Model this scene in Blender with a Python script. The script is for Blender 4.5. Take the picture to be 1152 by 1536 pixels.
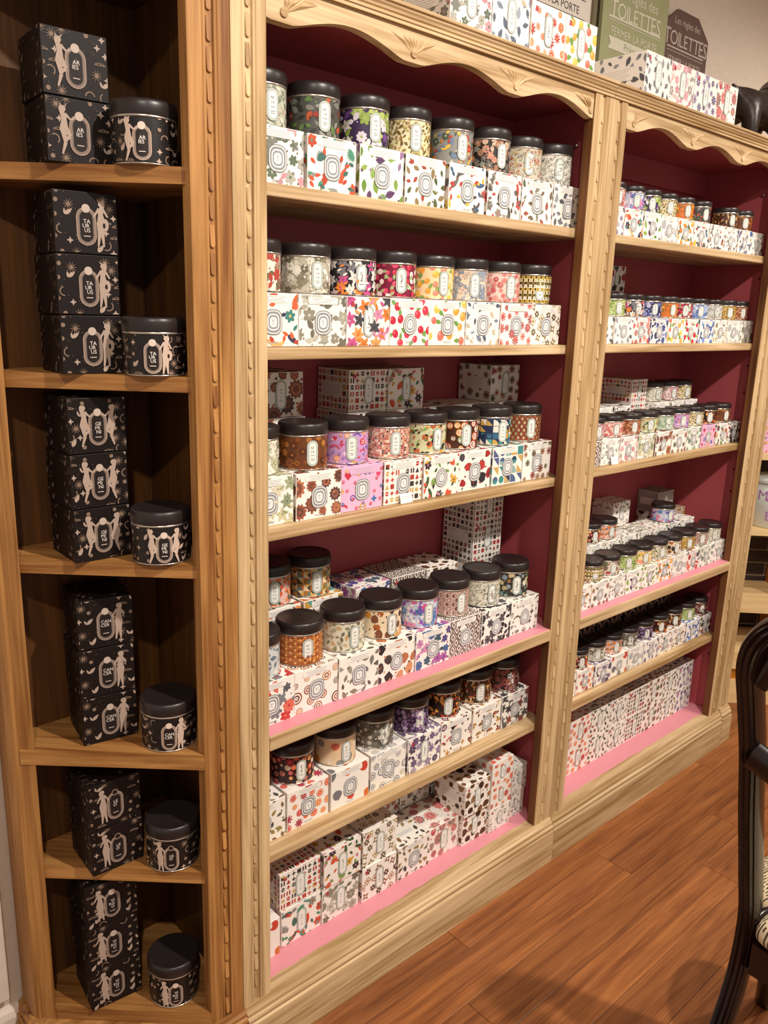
import bpy, bmesh, math, random
from mathutils import Vector, Matrix

# ------------------------------------------------------------------ reset
for o in list(bpy.data.objects):
    bpy.data.objects.remove(o, do_unlink=True)
scene = bpy.context.scene
COL = scene.collection
R = math.radians

# ------------------------------------------------------------------ camera
# world: X along the bookcases, Y away from the viewer, Z up, metres, floor z=0
CAM_H = 1.47
X_AX = Vector((1390.0, -259.0, 1217.41)).normalized()         # world X seen in camera (right, down, forward)
Z_AX = -Vector((-151.0, 4912.0, 1217.41)).normalized()
Z_AX = (Z_AX - X_AX * X_AX.dot(Z_AX)).normalized()
Y_AX = Z_AX.cross(X_AX)
cam_data = bpy.data.cameras.new('camera')
cam = bpy.data.objects.new('camera', cam_data)
COL.objects.link(cam)
right = Vector((X_AX[0], Y_AX[0], Z_AX[0]))
down = Vector((X_AX[1], Y_AX[1], Z_AX[1]))
fwd = Vector((X_AX[2], Y_AX[2], Z_AX[2]))
M = Matrix.Identity(4)
for i in range(3):
    M[i][0] = right[i]; M[i][1] = -down[i]; M[i][2] = -fwd[i]
M[0][3], M[1][3], M[2][3] = 0.0, 0.0, CAM_H
cam.matrix_world = M
cam_data.sensor_fit = 'VERTICAL'
cam_data.sensor_height = 36.0
cam_data.lens = 1217.41 / 1536.0 * 36.0
cam_data.clip_start = 0.02
scene.camera = cam

# ------------------------------------------------------------------ world, lamps, exposure
world = bpy.data.worlds.new('world'); scene.world = world
world.use_nodes = True
bgn = world.node_tree.nodes['Background']
bgn.inputs['Color'].default_value = (1.0, 0.86, 0.74, 1)
bgn.inputs['Strength'].default_value = 0.5
scene.view_settings.view_transform = 'Standard'
scene.view_settings.look = 'None'
scene.view_settings.exposure = 0.0
scene.view_settings.gamma = 1.0
scene.view_settings.use_curve_mapping = False


def ceiling_spot(loc, target, power, size=1.9, col=(1.0, 0.915, 0.825), rad=0.035, blend=0.6):
    l = bpy.data.lights.new('ceiling_spot', 'SPOT')
    l.energy = power; l.color = col; l.spot_size = size; l.spot_blend = blend
    l.shadow_soft_size = rad
    o = bpy.data.objects.new('ceiling_spot', l); COL.objects.link(o)
    o.location = loc
    o.rotation_euler = (Vector(target) - Vector(loc)).to_track_quat('-Z', 'Y').to_euler()
    return o


ceiling_spot((1.05, -0.42, 2.84), (1.25, 0.80, 0.15), 225, R(130), blend=1.0)
ceiling_spot((2.85, -0.45, 2.84), (2.4, 0.80, 0.15), 118, R(130), blend=1.0)
ceiling_spot((-0.35, -0.50, 2.84), (0.3, 0.8, 0.15), 85, R(130), blend=1.0)
ceiling_spot((3.05, 0.15, 2.84), (3.2, 1.1, 0.6), 60)  # added lamp, aimed to brighten the corner display

# ------------------------------------------------------------------ colour helpers
def lin(c):
    return c / 12.92 if c <= 0.04045 else ((c + 0.055) / 1.055) ** 2.4


def C(h):
    h = h.lstrip('#')
    return tuple(lin(int(h[i:i + 2], 16) / 255) for i in (0, 2, 4))


# ------------------------------------------------------------------ materials
MATS = {}


def new_mat(name):
    m = bpy.data.materials.new(name); m.use_nodes = True
    nt = m.node_tree
    return m, nt, nt.nodes['Principled BSDF']


def plain(name, col, rough=0.5, metal=0.0, spec=0.5, noise=0.06, nscale=30.0, bump=0.0, coat=0.0):
    if name in MATS: return MATS[name]
    m, nt, b = new_mat(name)
    tc = nt.nodes.new('ShaderNodeTexCoord')
    n = nt.nodes.new('ShaderNodeTexNoise'); n.inputs['Scale'].default_value = nscale
    n.inputs['Detail'].default_value = 3
    nt.links.new(tc.outputs['Object'], n.inputs['Vector'])
    r = nt.nodes.new('ShaderNodeValToRGB')
    r.color_ramp.elements[0].position = 0.25; r.color_ramp.elements[1].position = 0.75
    r.color_ramp.elements[0].color = tuple(c * (1 - noise) for c in col) + (1,)
    r.color_ramp.elements[1].color = tuple(min(1, c * (1 + noise)) for c in col) + (1,)
    nt.links.new(n.outputs['Fac'], r.inputs['Fac'])
    nt.links.new(r.outputs['Color'], b.inputs['Base Color'])
    b.inputs['Roughness'].default_value = rough
    b.inputs['Metallic'].default_value = metal
    b.inputs['Specular IOR Level'].default_value = spec
    b.inputs['Coat Weight'].default_value = coat
    if bump:
        bp = nt.nodes.new('ShaderNodeBump'); bp.inputs['Strength'].default_value = bump
        bp.inputs['Distance'].default_value = 0.004
        nt.links.new(n.outputs['Fac'], bp.inputs['Height'])
        nt.links.new(bp.outputs['Normal'], b.inputs['Normal'])
    MATS[name] = m
    return m


def wood(name, axis, dark, light, rough=0.5, scale=1.0, vary=0.10, spec=0.35, contrast=1.0):
    """grain runs along the axis (0,1,2) of object space; every board shifts by its own random number"""
    if name in MATS: return MATS[name]
    m, nt, b = new_mat(name)
    N = nt.nodes.new; L = nt.links.new
    tc = N('ShaderNodeTexCoord'); oi = N('ShaderNodeObjectInfo')
    vm = N('ShaderNodeVectorMath'); vm.operation = 'ADD'
    cmb = N('ShaderNodeCombineXYZ')
    mul = N('ShaderNodeMath'); mul.operation = 'MULTIPLY'; mul.inputs[1].default_value = 37.0
    L(oi.outputs['Random'], mul.inputs[0])
    for i in range(3): L(mul.outputs[0], cmb.inputs[i])
    L(tc.outputs['Object'], vm.inputs[0]); L(cmb.outputs[0], vm.inputs[1])
    mp = N('ShaderNodeMapping')
    sc = [26.0 * scale] * 3; sc[axis] = 1.7 * scale
    mp.inputs['Scale'].default_value = sc
    L(vm.outputs[0], mp.inputs['Vector'])
    n1 = N('ShaderNodeTexNoise'); n1.inputs['Scale'].default_value = 1.0
    n1.inputs['Detail'].default_value = 5; n1.inputs['Distortion'].default_value = 0.9
    L(mp.outputs[0], n1.inputs['Vector'])
    mp2 = N('ShaderNodeMapping'); s2 = [170.0 * scale] * 3; s2[axis] = 5.0 * scale
    mp2.inputs['Scale'].default_value = s2
    L(vm.outputs[0], mp2.inputs['Vector'])
    n2 = N('ShaderNodeTexNoise'); n2.inputs['Scale'].default_value = 1.0; n2.inputs['Detail'].default_value = 2
    L(mp2.outputs[0], n2.inputs['Vector'])
    mx = N('ShaderNodeMix'); mx.data_type = 'FLOAT'; mx.inputs[0].default_value = 0.35
    L(n1.outputs['Fac'], mx.inputs[2]); L(n2.outputs['Fac'], mx.inputs[3])
    r = N('ShaderNodeValToRGB')
    w = 0.17 / contrast
    r.color_ramp.elements[0].position = 0.5 - w; r.color_ramp.elements[1].position = 0.5 + w
    r.color_ramp.elements[0].color = dark + (1,); r.color_ramp.elements[1].color = light + (1,)
    L(mx.outputs[0], r.inputs['Fac'])
    hv = N('ShaderNodeHueSaturation')
    mr = N('ShaderNodeMapRange'); mr.inputs[3].default_value = 1 - vary; mr.inputs[4].default_value = 1 + vary
    L(oi.outputs['Random'], mr.inputs[0]); L(mr.outputs[0], hv.inputs['Value'])
    L(r.outputs['Color'], hv.inputs['Color']); L(hv.outputs['Color'], b.inputs['Base Color'])
    b.inputs['Roughness'].default_value = rough
    b.inputs['Specular IOR Level'].default_value = spec
    bp = N('ShaderNodeBump'); bp.inputs['Strength'].default_value = 0.12; bp.inputs['Distance'].default_value = 0.002
    L(mx.outputs[0], bp.inputs['Height']); L(bp.outputs['Normal'], b.inputs['Normal'])
    MATS[name] = m
    return m


def printed(name, rough, spec=0.4, coat=0.0):
    """flat print: colour comes from the mesh's own colour attribute"""
    m, nt, b = new_mat(name)
    a = nt.nodes.new('ShaderNodeVertexColor'); a.layer_name = 'Col'
    n = nt.nodes.new('ShaderNodeTexNoise'); n.inputs['Scale'].default_value = 220
    mr = nt.nodes.new('ShaderNodeMapRange'); mr.inputs[3].default_value = rough - 0.06; mr.inputs[4].default_value = rough + 0.06
    nt.links.new(n.outputs['Fac'], mr.inputs[0]); nt.links.new(mr.outputs[0], b.inputs['Roughness'])
    nt.links.new(a.outputs['Color'], b.inputs['Base Color'])
    b.inputs['Specular IOR Level'].default_value = spec
    b.inputs['Coat Weight'].default_value = coat
    MATS[name] = m
    return m


PAPER = printed('printed_card', 0.55)
TIN = printed('printed_tin', 0.38)
BLACKCARD = printed('printed_black_card', 0.5, 0.22)
OAK_Z = wood('oak_upright', 2, C('9a794c'), C('d8bb8e'), vary=0.05, contrast=1.2)
OAK_X = wood('oak_board', 0, C('9a794c'), C('dcc096'), vary=0.05, contrast=1.2)
HON_Z = wood('honey_oak_upright', 2, C('7a4a1e'), C('c08c50'), vary=0.05, contrast=1.25)
HON_X = wood('honey_oak_board', 0, C('7a4a1e'), C('c08c50'), vary=0.05, contrast=1.25)
DARK_Z = wood('shaded_oak_panel', 2, C('3a210d'), C('6c4219'), vary=0.03, rough=0.6)  # honey oak darkened; the cabinet's inner shade is put into the colour
RETURN_Z = wood('brown_return', 2, C('4e2c14'), C('80522a'), vary=0.03, rough=0.6)
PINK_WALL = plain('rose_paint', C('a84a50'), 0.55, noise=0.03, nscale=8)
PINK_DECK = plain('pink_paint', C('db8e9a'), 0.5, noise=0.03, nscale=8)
LID = plain('black_lid', C('27201f'), 0.36, spec=0.5, noise=0.03)
SILVER = plain('tin_rim', C('cfc8bd'), 0.28, metal=0.85, noise=0.03)
HOLE = plain('hole_black', C('1a0c0c'), 0.9)
STEEL = plain('steel_hook', C('d0cccc'), 0.15, metal=1.0)

# ------------------------------------------------------------------ object helpers
def link(o, parent=None, loc=None):
    COL.objects.link(o)
    if parent is not None: o.parent = parent
    if loc is not None: o.location = loc
    return o


def empty(name, loc, rz=0.0):
    o = bpy.data.objects.new(name, None); COL.objects.link(o)
    o.location = loc; o.rotation_euler = (0, 0, rz); o.empty_display_size = 0.03
    return o


def tag(o, label, cat, group=None, kind=None):
    if label: o['label'] = label
    if cat: o['category'] = cat
    if group: o['group'] = group
    if kind: o['kind'] = kind
    return o


def mk(name, verts, faces, mat, parent=None, loc=None, smooth=False):
    me = bpy.data.meshes.new(name)
    me.from_pydata([tuple(v) for v in verts], [], [tuple(f) for f in faces])
    if mat: me.materials.append(mat)
    if smooth:
        me.polygons.foreach_set('use_smooth', [True] * len(me.polygons))
    me.update()
    o = bpy.data.objects.new(name, me)
    return link(o, parent, loc)


def inst(name, me, parent=None, loc=None, rot=None):
    o = bpy.data.objects.new(name, me)
    link(o, parent, loc)
    if rot: o.rotation_euler = rot
    return o


def fix_normals(me):
    bm = bmesh.new(); bm.from_mesh(me)
    bmesh.ops.recalc_face_normals(bm, faces=bm.faces)
    bm.to_mesh(me); bm.free()


def turn45(o):
    """re-seat a mesh in a frame turned 45 degrees, so that its grain follows the diagonal front"""
    o.data.transform(Matrix.Rotation(R(45), 4, 'Z')); o.rotation_euler = (0, 0, R(-45))
    return o


class MB:
    def __init__(s): s.v = []; s.f = []
    def add(s, vs, fs):
        n = len(s.v); s.v += [tuple(v) for v in vs]; s.f += [tuple(i + n for i in f) for f in fs]
        return s
    def box(s, x0, x1, y0, y1, z0, z1, bev=0.0):
        if bev <= 0:
            vs = [(x, y, z) for z in (z0, z1) for y in (y0, y1) for x in (x0, x1)]
            return s.add(vs, [(0, 2, 3, 1), (4, 5, 7, 6), (0, 1, 5, 4), (2, 6, 7, 3), (0, 4, 6, 2), (1, 3, 7, 5)])
        bm = bmesh.new(); bmesh.ops.create_cube(bm, size=1)
        for v in bm.verts:
            v.co = Vector(((x0 + x1) / 2 + v.co.x * (x1 - x0), (y0 + y1) / 2 + v.co.y * (y1 - y0), (z0 + z1) / 2 + v.co.z * (z1 - z0)))
        bmesh.ops.bevel(bm, geom=bm.edges[:], offset=bev, segments=2, affect='EDGES', profile=0.5)
        bm.verts.index_update()
        s.add([v.co[:] for v in bm.verts], [[v.index for v in f.verts] for f in bm.faces]); bm.free()
        return s
    def prism(s, poly, z0, z1):
        """poly: XY outline, extruded in Z"""
        n = len(poly)
        vs = [(x, y, z0) for x, y in poly] + [(x, y, z1) for x, y in poly]
        fs = [tuple(range(n))[::-1], tuple(range(n, 2 * n))] + [(i, (i + 1) % n, n + (i + 1) % n, n + i) for i in range(n)]
        return s.add(vs, fs)
    def prism_y(s, poly, y0, y1):
        """poly: XZ outline, extruded in Y"""
        n = len(poly)
        vs = [(x, y0, z) for x, z in poly] + [(x, y1, z) for x, z in poly]
        fs = [tuple(range(n)), tuple(range(n, 2 * n))[::-1]] + [(i, n + i, n + (i + 1) % n, (i + 1) % n) for i in range(n)]
        return s.add(vs, fs)
    def lathe(s, prof, n=40):
        base = len(s.v); m = len(prof)
        for r, z in prof:
            for k in range(n):
                a = 2 * math.pi * k / n; s.v.append((r * math.cos(a), r * math.sin(a), z))
        for i in range(m - 1):
            for k in range(n):
                a, b2 = base + i * n + k, base + i * n + (k + 1) % n
                s.f.append((a, b2, b2 + n, a + n))
        if prof[0][0] > 1e-6: s.f.append(tuple(base + k for k in range(n))[::-1])
        if prof[-1][0] > 1e-6: s.f.append(tuple(base + (m - 1) * n + k for k in range(n)))
        return s
    def sweep(s, path, prof, closed_prof=True, ref=(0, 0, 1), caps=True):
        """profile (a,b) swept along 3-D path; a along side vector, b along the second normal; prof may be a function of t"""
        P = [Vector(p) for p in path]; base = len(s.v); m = None
        for i, p in enumerate(P):
            t = (P[min(i + 1, len(P) - 1)] - P[max(i - 1, 0)]).normalized()
            rf = Vector(ref); side = t.cross(rf)
            if side.length < 1e-4: side = t.cross(Vector((1, 0, 0)))
            side.normalize(); up = side.cross(t).normalized()
            pr = prof(i / (len(P) - 1)) if callable(prof) else prof
            m = len(pr)
            for a, b2 in pr: s.v.append(tuple(p + side * a + up * b2))
        for i in range(len(P) - 1):
            for k in range(m):
                a = base + i * m + k; b2 = base + i * m + (k + 1) % m
                s.f.append((a, b2, b2 + m, a + m))
        if caps:
            s.f.append(tuple(base + k for k in range(m))[::-1])
            s.f.append(tuple(base + (len(P) - 1) * m + k for k in range(m)))
        return s
    def mould(s, path, prof, outward):
        """moulding: XY path, profile of (outward offset, z), mitred at the corners; outward = +1 left of path, -1 right"""
        base = len(s.v); n = len(path); m = len(prof)
        nrm = []
        for i in range(n - 1):
            d = Vector((path[i + 1][0] - path[i][0], path[i + 1][1] - path[i][1])).normalized()
            nrm.append(Vector((-d.y, d.x)) * outward)
        for i in range(n):
            if i == 0: o = nrm[0]
            elif i == n - 1: o = nrm[-1]
            else:
                o = (nrm[i - 1] + nrm[i]); o = o / (o.length_squared / 2)
            for a, z in prof: s.v.append((path[i][0] + o.x * a, path[i][1] + o.y * a, z))
        for i in range(n - 1):
            for k in range(m):
                a = base + i * m + k; b2 = base + i * m + (k + 1) % m
                s.f.append((a, b2, b2 + m, a + m))
        s.f.append(tuple(base + k for k in range(m))); s.f.append(tuple(base + (n - 1) * m + k for k in range(m))[::-1])
        return s
    def obj(s, name, mat, parent=None, loc=None, smooth=False):
        o = mk(name, s.v, s.f, mat, parent, loc, smooth)
        fix_normals(o.data)
        if smooth: o.data.polygons.foreach_set('use_smooth', [True] * len(o.data.polygons))
        return o


def auto_smooth(o, ang=40):
    me = o.data
    me.polygons.foreach_set('use_smooth', [True] * len(me.polygons))
    me.set_sharp_from_angle(angle=R(ang))


# ------------------------------------------------------------------ the room
fl = MB().box(-1.6, 4.6, -1.6, 1.75, -0.05, -0.012).obj('floor', plain('subfloor', C('3a2415'), 0.8))
fl['kind'] = 'structure'
MERB = wood('floor_plank_wood', 0, C('6c3c20'), C('a4683a'), rough=0.32, vary=0.14, scale=1.5, spec=0.5, contrast=1.0)
PW = 0.105
rng = random.Random(5)
plank_cache = {}
def plank_mesh(L):
    L = round(L, 3)
    if L not in plank_cache:
        b = MB().box(0.0006, L - 0.0006, 0.0005, PW - 0.0005, -0.014, 0.0, 0.0008)
        me = bpy.data.meshes.new('plank'); me.from_pydata(b.v, [], b.f); me.materials.append(MERB); fix_normals(me)
        plank_cache[L] = me
    return plank_cache[L]
fixed = {0: [1.27, 2.497], 1: [0.62, 1.81], 2: [1.15, 2.25], 3: [0.8, 2.0]}
for row in range(-5, 26):
    y1 = 1.155 - row * PW
    js = fixed.get(row)
    if js is None:
        s0 = rng.uniform(0.0, 1.2); js = [s0 + 1.2 * k for k in range(3)]
    if row < 0: js = [2.6, 3.4]
    a0 = 2.3 if row < 0 else -1.55
    cuts = [a0] + ([js[0] - 1.2] if js[0] - 1.2 > a0 + 0.2 else []) + js + ([js[-1] + 1.15] if js[-1] + 1.15 < 4.4 else []) + [4.55]
    for a, b in zip(cuts, cuts[1:]):
        inst('plank', plank_mesh(b - a), fl, (a, y1 - PW, 0.0))

PLASTER = plain('white_plaster', C('cfc0b0'), 0.85, noise=0.05, nscale=70, bump=0.35)
wb = MB().box(-1.6, 4.6, 1.44, 1.52, 0, 2.9).obj('wall_back', PLASTER); wb['kind'] = 'structure'
ce = MB().box(-1.6, 4.6, -1.6, 1.52, 2.9, 2.96).obj('ceiling', plain('ceiling_white', C('d8cec2'), 0.9)); ce['kind'] = 'structure'
wr = MB().box(4.2, 4.28, -1.6, 1.52, 0, 2.9).obj('wall_right', PLASTER); wr['kind'] = 'structure'
TRIMW = plain('trim_white', C('d6c6b8'), 0.6)
tr = MB().box(0.24, 0.354, 1.418, 1.44, 0.16, 2.2, 0.003).obj('trim_1', TRIMW); tr['kind'] = 'structure'
bb = MB().mould([(-1.5, 1.44), (0.372, 1.44)], [(0, 0), (0.016, 0), (0.016, 0.11), (0.012, 0.122), (0.006, 0.128), (0, 0.13)], -1).obj('baseboard_back', TRIMW)
bb['kind'] = 'structure'

# ------------------------------------------------------------------ 2-D print toolkit
class Art:
    def __init__(s): s.p = []
    def add(s, pts, col): s.p.append((pts, C(col) if isinstance(col, str) else col))
    def ell(s, x, y, a, b, col, ang=0.0, n=12):
        ca, sa = math.cos(ang), math.sin(ang)
        s.add([(x + a * math.cos(t) * ca - b * math.sin(t) * sa, y + a * math.cos(t) * sa + b * math.sin(t) * ca)
               for t in [2 * math.pi * k / n for k in range(n)]], col)
    def disc(s, x, y, r, col, n=12): s.ell(x, y, r, r, col, 0, n)
    def rect(s, x0, y0, x1, y1, col): s.add([(x0, y0), (x1, y0), (x1, y1), (x0, y1)], col)
    def rr(s, x, y, w, h, r, col, n=5):
        """rounded rectangle / stadium"""
        r = min(r, w / 2, h / 2); pts = []
        for cx, cy, a0 in ((x + w / 2 - r, y + h / 2 - r, 0), (x - w / 2 + r, y + h / 2 - r, 90), (x - w / 2 + r, y - h / 2 + r, 180), (x + w / 2 - r, y - h / 2 + r, 270)):
            for k in range(n + 1):
                a = R(a0 + 90 * k / n); pts.append((cx + r * math.cos(a), cy + r * math.sin(a)))
        s.add(pts, col)
    def seg(s, p, q, w1, w2, col):
        dx, dy = q[0] - p[0], q[1] - p[1]; L = math.hypot(dx, dy) or 1e-9
        nx, ny = -dy / L, dx / L
        s.add([(p[0] + nx * w1, p[1] + ny * w1), (p[0] - nx * w1, p[1] - ny * w1), (q[0] - nx * w2, q[1] - ny * w2), (q[0] + nx * w2, q[1] + ny * w2)], col)
    def line(s, pts, w, col):
        for a, b in zip(pts, pts[1:]): s.seg(a, b, w, w, col)
    def leaf(s, x, y, L, W, ang, col, vein=None):
        pts = []
        for k in range(6): t = k / 5; pts.append((t * L, W * math.sin(math.pi * t ** 0.8)))
        for k in range(1, 5): t = 1 - k / 5; pts.append((t * L, -W * math.sin(math.pi * t ** 0.8)))
        ca, sa = math.cos(ang), math.sin(ang)
        f = lambda p: (x + p[0] * ca - p[1] * sa, y + p[0] * sa + p[1] * ca)
        s.add([f(p) for p in pts], col)
        if vein: s.seg(f((0, 0)), f((L * 0.92, 0)), L * 0.03, L * 0.012, vein)
    def flower(s, x, y, r, n, col, mid, ang=0.0, slim=0.34):
        for k in range(n):
            a = ang + 2 * math.pi * k / n
            s.ell(x + 0.55 * r * math.cos(a), y + 0.55 * r * math.sin(a), r * 0.5, r * slim, col, a, 8)
        s.disc(x, y, r * 0.24, mid, 8)
    def scallop(s, x, y, r, n, col, inner=None):
        pts = []
        for k in range(n * 4):
            a = 2 * math.pi * k / (n * 4); q = r * (1.0 if k % 4 in (0, 1) else 0.82)
            pts.append((x + q * math.cos(a), y + q * math.sin(a)))
        s.add(pts, col)
        if inner:
            for k, c in enumerate(inner): s.disc(x, y, r * (0.62 - 0.2 * k), c, 12)
    def blob(s, x, y, r, col, rng, n=9, jag=0.35):
        s.add([(x + r * (1 - jag * rng.random()) * math.cos(2 * math.pi * k / n), y + r * (1 - jag * rng.random()) * math.sin(2 * math.pi * k / n)) for k in range(n)], col)
    def star4(s, x, y, r, col, hole=None, ang=0.0):
        pts = []
        for k in range(8):
            a = ang + math.pi * k / 4; q = r if k % 2 == 0 else r * 0.42
            pts.append((x + q * math.cos(a), y + q * math.sin(a)))
        s.add(pts, col)
        if hole: s.disc(x, y, r * 0.26, hole, 8)
    def heart(s, x, y, r, col):
        pts = []
        for k in range(16):
            t = 2 * math.pi * k / 16
            pts.append((x + r * math.sin(t) ** 3, y + r * (0.81 * math.cos(t) - 0.31 * math.cos(2 * t) - 0.12 * math.cos(3 * t) - 0.06 * math.cos(4 * t))))
        s.add(pts, col)
    def quatre(s, x, y, r, col, mid):
        for k in range(4):
            a = math.pi / 4 + math.pi / 2 * k
            s.disc(x + 0.5 * r * math.cos(a), y + 0.5 * r * math.sin(a), 0.46 * r, col, 9)
        s.disc(x, y, r * 0.3, mid, 8)
    def text(s, x, y, txt, size, col, bold=False, ang=0.0, stretch=1.0):
        tris, w, h = text_tris(txt)
        k = size / h; ca, sa = math.cos(ang), math.sin(ang)
        for t in tris:
            pts = []
            for px, py in t:
                a, b = (px - w / 2) * k * stretch, (py - h / 2) * k
                pts.append((x + a * ca - b * sa, y + a * sa + b * ca))
            s.add(pts, col)


TEXT = {}
def text_tris(txt):
    if txt in TEXT: return TEXT[txt]
    cu = bpy.data.curves.new('lettering', 'FONT'); cu.body = txt; cu.size = 1.0; cu.resolution_u = 2
    ob = bpy.data.objects.new('lettering', cu)
    me = bpy.data.meshes.new_from_object(ob)
    me.calc_loop_triangles()
    vs = [(v.co.x, v.co.y) for v in me.vertices]
    x0 = min(v[0] for v in vs); y0 = min(v[1] for v in vs); x1 = max(v[0] for v in vs); y1 = max(v[1] for v in vs)
    tris = [[(vs[i][0] - x0, vs[i][1] - y0) for i in t.vertices] for t in me.loop_triangles]
    TEXT[txt] = (tris, x1 - x0, y1 - y0)
    bpy.data.objects.remove(ob); bpy.data.curves.remove(cu); bpy.data.meshes.remove(me)
    return TEXT[txt]


def clip_axis(poly, ax, lim, keep_less):
    out = []; n = len(poly)
    for i in range(n):
        p, q = poly[i], poly[(i + 1) % n]
        ip = p[ax] <= lim if keep_less else p[ax] >= lim
        iq = q[ax] <= lim if keep_less else q[ax] >= lim
        if ip: out.append(p)
        if ip != iq:
            t = (lim - p[ax]) / (q[ax] - p[ax])
            r = [p[0] + t * (q[0] - p[0]), p[1] + t * (q[1] - p[1])]; r[ax] = lim
            out.append(tuple(r))
    return out


def clip_rect(poly, x0, x1, y0, y1):
    xs = [p[0] for p in poly]; ys = [p[1] for p in poly]
    if max(xs) <= x0 or min(xs) >= x1 or max(ys) <= y0 or min(ys) >= y1: return []
    if min(xs) < x0: poly = clip_axis(poly, 0, x0, False)
    if poly and max(xs) > x1: poly = clip_axis(poly, 0, x1, True)
    if poly and min(ys) < y0: poly = clip_axis(poly, 1, y0, False)
    if poly and max(ys) > y1: poly = clip_axis(poly, 1, y1, True)
    return poly if len(poly) >= 3 else []


class PM:
    """print mesh: vertices, faces, face colours"""
    def __init__(s): s.v = []; s.f = []; s.c = []
    def geo(s, mb, col):
        n = len(s.v); s.v += mb.v; s.f += [tuple(i + n for i in f) for f in mb.f]; s.c += [col] * len(mb.f)
    def flat(s, art, o, u, v, w, h, off0=0.0002, step=7e-6):
        o, u, v = Vector(o), Vector(u), Vector(v); nrm = u.cross(v)
        for k, (pts, col) in enumerate(art.p):
            pts = clip_rect(pts, -w / 2, w / 2, -h / 2, h / 2)
            if not pts: continue
            b = len(s.v); oo = o + nrm * (off0 + step * k)
            s.v += [tuple(oo + u * p[0] + v * p[1]) for p in pts]
            s.f.append(tuple(range(b, b + len(pts)))); s.c.append(col)
    def wrap(s, art, r, z0, h, umax, off0=0.0003, step=3e-6, strip=0.008):
        """x of the art runs round a cylinder whose x=0 looks towards -Y; y=0 is mid height"""
        for k, (pts, col) in enumerate(art.p):
            pts = clip_rect(pts, -umax, umax, -h / 2, h / 2)
            if not pts: continue
            xs = [p[0] for p in pts]; k0 = math.floor(min(xs) / strip); k1 = math.floor(max(xs) / strip)
            rr = r + off0 + step * k
            for q in range(k0, k1 + 1):
                pp = clip_rect(pts, q * strip, (q + 1) * strip, -h, h) if k1 > k0 else pts
                if not pp: continue
                b = len(s.v)
                for x, y in pp:
                    a = -math.pi / 2 + x / r; s.v.append((rr * math.cos(a), rr * math.sin(a), z0 + h / 2 + y))
                s.f.append(tuple(range(b, b + len(pp)))); s.c.append(col)
    def mesh(s, name, mat):
        me = bpy.data.meshes.new(name)
        me.from_pydata(s.v, [], s.f)
        ca = me.color_attributes.new('Col', 'FLOAT_COLOR', 'CORNER')
        buf = []
        for p in me.polygons:
            c = s.c[p.index]; buf += [c[0], c[1], c[2], 1.0] * p.loop_total
        ca.data.foreach_set('color', buf)
        me.materials.append(mat); me.update()
        return me


def scatter(w, h, d, rng, avoid=None, tries=14):
    """points at least about d apart in a w x h panel, outside the ellipse avoid=(x,y,a,b)"""
    pts = []; n = int(w * h / (d * d) * tries)
    for _ in range(n):
        x, y = rng.uniform(-w / 2, w / 2), rng.uniform(-h / 2, h / 2)
        if avoid and ((x - avoid[0]) / avoid[2]) ** 2 + ((y - avoid[1]) / avoid[3]) ** 2 < 1: continue
        if all((x - a) ** 2 + (y - b) ** 2 > d * d for a, b in pts): pts.append((x, y))
    return pts


def dark(c, k=0.6):
    c = C(c) if isinstance(c, str) else c
    return tuple(x * k for x in c)


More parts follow.
